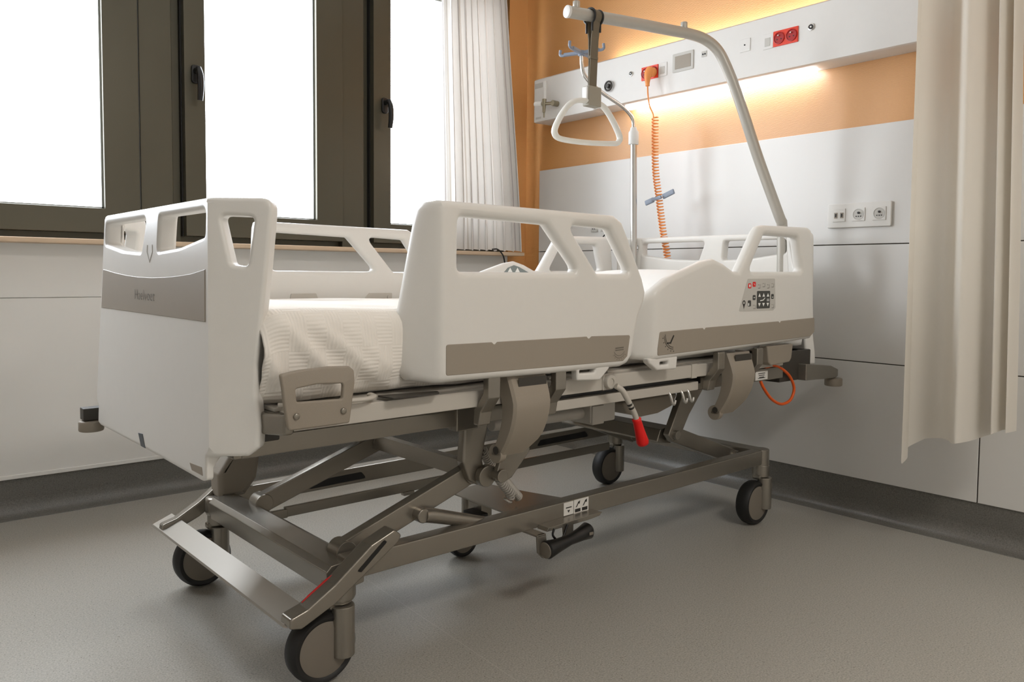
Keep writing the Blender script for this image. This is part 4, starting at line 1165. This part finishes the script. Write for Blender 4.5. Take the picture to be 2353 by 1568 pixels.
# red emergency lever
bm = NB(); lathe(bm, (0.745, -0.452, 0.577), (0, -1, 0), [(0, 0.019), (0.012, 0.019), (0.015, 0.016), (0.015, 0.010), (0.012, 0.009), (0.012, 0)], 24)
box(bm, 0.725, 0.765, -0.456, -0.450, 0.556, 0.598, 0.003)
lv = finish('lever_hub', bm, 'frame_light', bed, 45)
bm = NB(); tube(bm, smooth_path([(0.752, -0.475, 0.568), (0.768, -0.482, 0.556), (0.785, -0.485, 0.532), (0.812, -0.485, 0.495), (0.826, -0.485, 0.470)], 5), 0.0075, 16); finish('lever_rod', bm, 'frame_light', lv, 60)
bm = NB()
d0, d1 = V3((0.822, -0.485, 0.478)), V3((0.853, -0.485, 0.404)); dd = d1-d0
tube(bm, [d0, d0+dd*0.03, d0+dd*0.1, d0+dd*0.5, d0+dd*0.85, d0+dd*0.95, d1], [0.0105, 0.0125, 0.0115, 0.0135, 0.0165, 0.0150, 0.008], 24)
finish('red_grip', bm, 'red', lv, 60)
bm = NB()
for t in (0.35, 0.6): 
    c = V3((0.785, -0.485, 0.532)).lerp(V3((0.812, -0.485, 0.495)), t); lathe(bm, c, (0.5, 0, -0.7), [(-0.003, 0.0078), (0.003, 0.0078)], 14)
finish('grip_print', bm, 'ink', lv, 0)
# brake pedal under the near beam
bm = NB()
prism(bm, [(0.596, 0.203), (0.745, 0.203), (0.790, 0.206), (0.800, 0.214), (0.760, 0.2155), (0.600, 0.212)], 'y', -0.392, -0.355, 0.001)
prism(bm, [(0.552, 0.205), (0.582, 0.205), (0.585, 0.185), (0.592, 0.150), (0.575, 0.142), (0.556, 0.160)], 'y', -0.402, -0.396, 0.001, r=0.004)
box(bm, 0.552, 0.582, -0.402, -0.34, 0.200, 0.205, 0.001)
prism(bm, [(0.652, 0.205), (0.690, 0.205), (0.690, 0.172), (0.655, 0.170)], 'y', -0.392, -0.388, 0.0005)
br = finish('pedal_bracket', bm, 'frame', bed, 35)
bm = NB()
tube(bm, [V3((0.566, -0.418, 0.170)), V3((0.570, -0.418, 0.170)), V3((0.61, -0.418, 0.173)), V3((0.65, -0.418, 0.178)), V3((0.69, -0.418, 0.184)), V3((0.715, -0.418, 0.188)), V3((0.722, -0.418, 0.189))], [0.019, 0.023, 0.017, 0.0135, 0.0175, 0.022, 0.017], 26)
pd = finish('brake_pedal', bm, 'black', br, 55)
bm = NB(); lathe(bm, (0.5655, -0.418, 0.170), (-1, 0, -0.05), [(0, 0.020), (0.002, 0.020), (0.003, 0.017), (0.003, 0)], 24); box(bm, 0.700, 0.714, -0.4402, -0.438, 0.184, 0.191)
finish('grey_end_cap', bm, 'disc', br, 40)
bm = NB(); tube(bm, smooth_path([(0.612, -0.40, 0.21), (0.606, -0.402, 0.195), (0.622, -0.404, 0.178), (0.640, -0.402, 0.180), (0.662, -0.398, 0.21)], 6), 0.003, 8); finish('spring_wire', bm, 'black', br, 60)
# stickers on the beam
bm = NB(); box(bm, 0.690, 0.726, -0.3562, -0.3548, 0.216, 0.250); box(bm, 0.728, 0.784, -0.3562, -0.3548, 0.214, 0.251)
sk = finish('beam_sticker', bm, 'sticker', base, 0)
bm = NB()
addflat(bm, rect(0.708, 0.236, 0.022, 0.003), -0.3566); addflat(bm, [(0.703, 0.229), (0.713, 0.229), (0.708, 0.222)], -0.3566)
for cx in (0.742, 0.769):
    addflat(bm, [(cx-0.008, 0.231), (cx-0.004, 0.231), (cx+0.007, 0.245), (cx+0.003, 0.246)], -0.3566); addflat(bm, [(cx-0.001, 0.242), (cx+0.009, 0.248), (cx+0.007, 0.238)], -0.3566)
    addflat(bm, rect(cx, 0.222, 0.021, 0.009), -0.3566)
finish('sticker_print', bm, 'ink', base, 0)

# ================================================================== BEDDING (things of their own)
def bedthing(name, label=None, cat=None):
    e = empty(name, (OX, OY, 0), TH); return e
def bedmesh(name, bm, m, label, cat, sm=40, **k):
    o = finish(name, bm, m, None, sm, **k); o.location = (OX, OY, 0); o.rotation_euler = (0, 0, TH); tag(o, label, cat); return o
bm = NB(); box(bm, -0.135, 1.78, -0.405, 0.405, 0.601, 0.752, 0.035, seg=5)
bedmesh('mattress', bm, 'mattress', 'white covered mattress lying on the bed deck under the blanket', 'mattress', 60)
# sheet over the head half
def drape(x0, x1, y_edge, ztop, zbot, nx, fn, m, name, label, cat, puff=0.0):
    bm = NB(); uvl = bm.loops.layers.uv.new('UVMap')
    # arc-length profile across the bed
    prof = []
    r = 0.032
    def P(s):  # s in [-1,1] full width
        return s
    half = []
    hb_ = ztop-zbot
    top = y_edge-r
    tot = top + r*PI/2 + (hb_-r)
    n = 46
    for k in range(n+1):
        s = tot*k/n
        if s < top: half.append((s, 0.0, s))
        elif s < top+r*PI/2:
            a = (s-top)/r; half.append((top+r*math.sin(a), -r*(1-math.cos(a)), s))
        else: half.append((y_edge, -r-(s-top-r*PI/2), s))
    full = [(-a, b, -c) for a, b, c in half[::-1][:-1]]+half
    grid_ = []
    for i in range(nx+1):
        x = x0+(x1-x0)*i/nx; row = []
        for (y, dz, s) in full:
            px, py, pz = fn(x, y, ztop+dz, s, tot)
            row.append((bm.verts.new((px, py, pz)), (x, s)))
        grid_.append(row)
    for i in range(nx):
        for j in range(len(full)-1):
            q = (grid_[i][j], grid_[i+1][j], grid_[i+1][j+1], grid_[i][j+1])
            f = bm.faces.new([a[0] for a in q])
            for lp, a in zip(f.loops, q): lp[uvl].uv = a[1]
    o = bedmesh(name, bm, m, label, cat, 0)
    for p in o.data.polygons: p.use_smooth = True
    md = o.modifiers.new('cloth_thickness', 'SOLIDIFY'); md.thickness = 0.004; md.offset = 1
    return o
def hsh(a): return math.sin(a*12.9898)*43758.5453 % 1
def blanket_fn(x, y, z, s, tot):
    side = max(0.0, (abs(s)-0.395)/(tot-0.395)); sg = 1 if y > 0 else -1
    out = 0.0; 
    # diagonal creases running from the foot corner
    if side > 0:
        for (xc, sl, a, wd) in ((-0.10, 0.10, 0.010, 0.011), (-0.060, 0.20, 0.011, 0.013), (-0.015, 0.28, 0.013, 0.016), (0.045, 0.24, 0.007, 0.02), (0.12, 0.12, 0.005, 0.03), (0.33, -0.05, 0.004, 0.03)):
            c = xc-0.09+sl*side*0.8
            out += 1.35*a*math.exp(-((x-c)/wd)**2)*min(1, side*2.2)*(1.0-0.3*side)
        out += 0.004*math.sin(x*23+side*2.0)*side
        # tuck: belly then in
        out += 0.008*math.sin(PI*min(1, side*1.05))-0.022*max(0, side-0.72)/0.28
        lift_ = 0.006*max(0, math.sin(x*9+0.5))*side
        if x < -0.06: 
            out += 0.006*math.sin(z*160+x*30)*max(0, side-0.6)*2.2
        z += lift_
    # crown and wrinkles on top
    else:
        z += 0.0015*math.sin(x*14+y*6)+0.001*math.sin(y*31+x*9)
    z += 0.012*math.exp(-((x+0.05)/0.22)**2)*(1-side)
    # round over the foot end
    e = max(0.0, (-0.120-x)/0.06)
    if e > 0: 
        z -= 0.05*e*e*(1-side); y *= (1-0.03*e*e); out -= 0.01*e*e
    return (x, y+sg*out, z)
drape(-0.158, 1.02, 0.422, 0.765, 0.606, 230, blanket_fn, 'blanket', 'blanket', 'cream blanket with basket-weave ribs tucked over the foot half of the mattress', 'blanket')
def sheet_fn(x, y, z, s, tot):
    side = max(0.0, (abs(s)-0.395)/(tot-0.395)); sg = 1 if y > 0 else -1
    z += 0.003*math.sin(x*11+y*8)*(1-side)+0.012*math.exp(-((x-1.0)/0.08)**2)*(1-side)
    o = 0.006*math.sin(x*26+1)*side+0.006*math.sin(PI*min(1, side))
    return (x, y+sg*o, z+0.006*side*math.sin(x*17))
drape(0.97, 1.78, 0.412, 0.760, 0.620, 110, sheet_fn, 'sheet', 'bed_sheet', 'smooth white sheet over the head half of the mattress', 'sheet')
# pillow
bm = NB(); nU, nVv = 40, 30; rows_ = []
for side in (1, -1):
    g = []
    for i in range(nU+1):
        rr_ = []
        for j in range(nVv+1):
            u = -1+2*i/nU; v = -1+2*j/nVv
            h = ((1-abs(u)**3.2)*(1-abs(v)**3.2)) ** 0.55 if abs(u) < 1 and abs(v) < 1 else 0
            x = 1.45+0.235*u*(1-0.05*(1-v*v)); y = -0.01+0.37*v*(1-0.05*(1-u*u))
            z = 0.775+(0.092*h if side > 0 else -0.012*h)+0.003*math.sin(u*5+v*3)*h
            rr_.append(bm.verts.new((x, y, z)))
        g.append(rr_)
    for i in range(nU):
        for j in range(nVv): bm.faces.new((g[i][j], g[i+1][j], g[i+1][j+1], g[i][j+1]))
bmesh.ops.remove_doubles(bm, verts=bm.verts, dist=0.0005)
bedmesh('pillow', bm, 'sheet', 'plump white pillow lying at the head of the bed between the rails', 'pillow', 80)

# ================================================================== LIFTING POLE, HANDLE, IV POLE
def L2W(p):
    x, y, z = p; c, s = math.cos(TH), math.sin(TH)
    return V3((OX+c*x-s*y, OY+s*x+c*y, z))
lp_e = empty('lifting_pole', (OX, OY, 0), TH)
tag(lp_e, 'bent off-white lifting pole rising from the bed head and reaching over the bed', 'lifting pole')
bm = NB()
PP = [(1.845, -0.30, 0.54), (1.842, -0.30, 0.75), (1.838, -0.30, 0.90), (1.832, -0.30, 1.03), (1.812, -0.298, 1.065), (1.74, -0.252, 1.269), (1.675, -0.215, 1.46), (1.635, -0.188, 1.57), (1.605, -0.168, 1.63), (1.560, -0.146, 1.662), (1.500, -0.124, 1.673), (1.43, -0.105, 1.674), (1.26, -0.07, 1.672), (1.10, -0.037, 1.668), (1.020, -0.020, 1.666)]
tube(bm, smooth_path(PP, 5), 0.0185, 24)
finish('pole', bm, 'pole_paint', lp_e, 60)
bm = NB(); cyl(bm, (1.023, -0.0206, 1.666), (1.014, -0.019, 1.666), 0.0195, 24, 0.002); finish('end_cap', bm, 'console', lp_e, 50)
for x, y, z in ((1.050, -0.027, 1.683), (1.478, -0.120, 1.688)):
    bm = NB(); cyl(bm, (x, y, z-0.004), (x, y, z+0.020), 0.0115, 20, 0.002); finish('stop_peg', bm, 'pole_paint', lp_e, 50)
gh = empty('grab_handle', (OX, OY, 0), TH)
tag(gh, 'white triangular grab handle hanging on a brown strap from the lifting pole', 'grab handle')
cx, cy, cz = 1.115, -0.040, 1.668
bm = NB()
for dx in (-0.018, 0.018):
    pts = [V3((cx+dx, cy+0.0245*math.cos(a), cz-0.004+0.0245*math.sin(a))) for a in [math.radians(t) for t in range(-60, 241, 15)]]
    pts = [V3((cx+dx, pts[0].y, cz-0.055))]+pts+[V3((cx+dx, pts[-1].y, cz-0.050))]
    tube(bm, pts, 0.0036, 8)
finish('hook_frame', bm, 'black', gh, 60)
bm = NB()
def ribbon(bm, pts, wv, th_):
    rr_ = []
    for i, p in enumerate(pts):
        p = V3(p); t = (V3(pts[min(i+1, len(pts)-1)])-V3(pts[max(i-1, 0)])).normalized(); n = t.cross(V3(wv)).normalized()
        w_ = V3(wv)
        rr_.append([bm.verts.new(p+w_+n*th_), bm.verts.new(p-w_+n*th_), bm.verts.new(p-w_-n*th_), bm.verts.new(p+w_-n*th_)])
    for A, B in zip(rr_, rr_[1:]):
        for k in range(4): bm.faces.new((A[k], A[(k+1) % 4], B[(k+1) % 4], B[k]))
    bm.faces.new(rr_[0]); bm.faces.new(rr_[-1])
circ = [(cx, cy+0.0215*math.cos(a), cz-0.002+0.0215*math.sin(a)) for a in [math.radians(t) for t in range(-50, 231, 20)]]
ribbon(bm, [(cx, cy+0.005, cz-0.075)]+circ+[(cx, cy-0.006, cz-0.075), (cx, cy-0.004, cz-0.12), (cx-0.004, cy-0.003, cz-0.235)], (0.0165, 0, 0), 0.0016)
ribbon(bm, [(cx, cy+0.005, cz-0.075), (cx-0.001, cy+0.002, cz-0.13), (cx-0.004, cy, cz-0.235)], (0.0165, 0, 0), 0.0016)
box(bm, cx-0.019, cx+0.016, cy-0.008, cy+0.006, cz-0.136, cz-0.126, 0.002)
finish('strap', bm, 'strap', gh, 30)
bm = NB(); box(bm, cx-0.032, cx+0.026, cy-0.016, cy+0.014, cz-0.285, cz-0.222, 0.004); finish('buckle', bm, 'strap_clip', gh, 40)
bm = NB(); box(bm, cx-0.0385, cx-0.031, cy-0.012, cy+0.010, cz-0.272, cz-0.226, 0.003); finish('buckle_side', bm, 'console', gh, 40)
bm = NB()
T_ = [(1.045, 1.395), (1.110, 1.403), (1.170, 1.398), (1.215, 1.365), (1.258, 1.312), (1.252, 1.290), (1.225, 1.283), (1.10, 1.272), (0.985, 1.270), (0.955, 1.283), (0.960, 1.310), (1.000, 1.365)]
T_ = [(1.095+(a-1.105)*0.98, b-0.004) for a, b in T_]
tube(bm, smooth_path([(a-0.0, cy-0.002, b) for a, b in T_], 5, True), 0, 16, True, flat=(0.0085, 0.0115))
finish('handle_grip', bm, 'handle_white', gh, 60)
iv = empty('iv_pole', (OX, OY, 0), TH)
tag(iv, 'slim steel drip pole with a bent arm at the far head corner of the bed', 'drip pole')
bm = NB(); cyl(bm, (1.806, 0.35, 0.56), (1.782, 0.35, 1.40), 0.0135, 20); finish('tube', bm, 'steel', iv, 60)
bm = NB(); tube(bm, [V3((1.782, 0.35, 1.385)), V3((1.782, 0.35, 1.388)), V3((1.7815, 0.35, 1.435)), V3((1.781, 0.35, 1.445)), V3((1.780, 0.35, 1.455))], [0.019, 0.021, 0.021, 0.014, 0.012], 20); finish('coupling', bm, 'console', iv, 50)
bm = NB(); tube(bm, smooth_path([(1.780, 0.35, 1.44), (1.777, 0.35, 1.480), (1.755, 0.35, 1.505), (1.70, 0.35, 1.532), (1.60, 0.35, 1.562), (1.53, 0.35, 1.588), (1.484, 0.35, 1.618), (1.470, 0.35, 1.655), (1.468, 0.35, 1.70)], 6), 0.0075, 14); finish('bent_arm', bm, 'steel', iv, 60)
bm = NB()
hc = V3((1.468, 0.35, 1.698))
cyl(bm, hc-V3((0, 0, 0.012)), hc+V3((0, 0, 0.008)), 0.014, 16, 0.002)
for dx, dy, L in ((-0.115, -0.03, 1), (0.115, 0.03, 1), (-0.035, 0.115, 1), (0.035, -0.115, 1)):
    d = V3((dx, dy, 0))*0.74
    obar(bm, hc, hc+d*0.85+V3((0, 0, 0.002)), 0.017, 0.012, 0.003)
    tube(bm, smooth_path([hc+d*0.75, hc+d*0.95, hc+d*1.05+V3((0, 0, 0.006)), hc+d*1.03+V3((0, 0, 0.022))], 4), 0.0055, 10)
finish('drip_hooks', bm, 'blue_grey', iv, 40)

# ================================================================== ORANGE CORDS
oc = empty('coiled_cord', (0, 0, 0))
tag(oc, 'orange coiled power cord hanging from the red wall socket behind the bed', 'power cord')
bm = NB()
cyl(bm, (2.646, 2.208, 1.704), (2.615, 2.208, 1.700), 0.020, 20, 0.004)
tube(bm, smooth_path([(2.625, 2.208, 1.708), (2.608, 2.207, 1.690), (2.604, 2.206, 1.665), (2.604, 2.205, 1.640)], 5), [0.020, 0.020, 0.019, 0.018, 0.017, 0.016, 0.015, 0.014, 0.014, 0.013, 0.012, 0.011, 0.010, 0.009, 0.009, 0.009], 16)
finish('plug', bm, 'orange_plug', oc, 50)
bm = NB(); tube(bm, smooth_path([(2.604, 2.205, 1.645), (2.602, 2.200, 1.60), (2.602, 2.190, 1.555), (2.600, 2.170, 1.52), (2.600, 2.165, 1.500)], 6), 0.0032, 8)
tube(bm, helix([(2.600, 2.158, 1.505), (2.600, 2.156, 1.40), (2.600, 2.150, 1.28), (2.600, 2.130, 1.17), (2.60, 2.105, 1.03), (2.605, 2.085, 0.93), (2.61, 2.07, 0.80), (2.60, 2.06, 0.66)], lambda t: 0.0125, 66, 12), 0.0030, 6)
finish('coil', bm, 'orange_cord', oc, 60)
bm = NB()
pts = [V3((2.612, 2.128+(0.062*s), 1.168-0.012*s)) for s in (-1, -0.4, 0.4, 1)]
ck = NB()
obar(ck, (2.592, 2.195, 1.150), (2.592, 2.150, 1.163), 0.010, 0.022, 0.004)
obar(ck, (2.585, 2.155, 1.162), (2.585, 2.105, 1.170), 0.010, 0.014, 0.003)
obar(ck, (2.600, 2.110, 1.172), (2.604, 2.055, 1.192), 0.010, 0.022, 0.004)
bm.free(); finish('cord_clip', ck, 'blue_grey', oc, 40)
bm = NB(); LP = [(1.500, -0.445, 0.556), (1.545, -0.448, 0.562), (1.600, -0.450, 0.545), (1.650, -0.450, 0.515), (1.676, -0.450, 0.475), (1.655, -0.450, 0.440), (1.600, -0.450, 0.431), (1.540, -0.450, 0.452), (1.492, -0.450, 0.490), (1.474, -0.446, 0.518)]
tube(bm, smooth_path(LP, 6), 0.0048, 10)
bedmesh('power_cable', bm, 'orange_cable', 'loop of orange cable dangling beneath the head end of the bed', 'cable', 60)
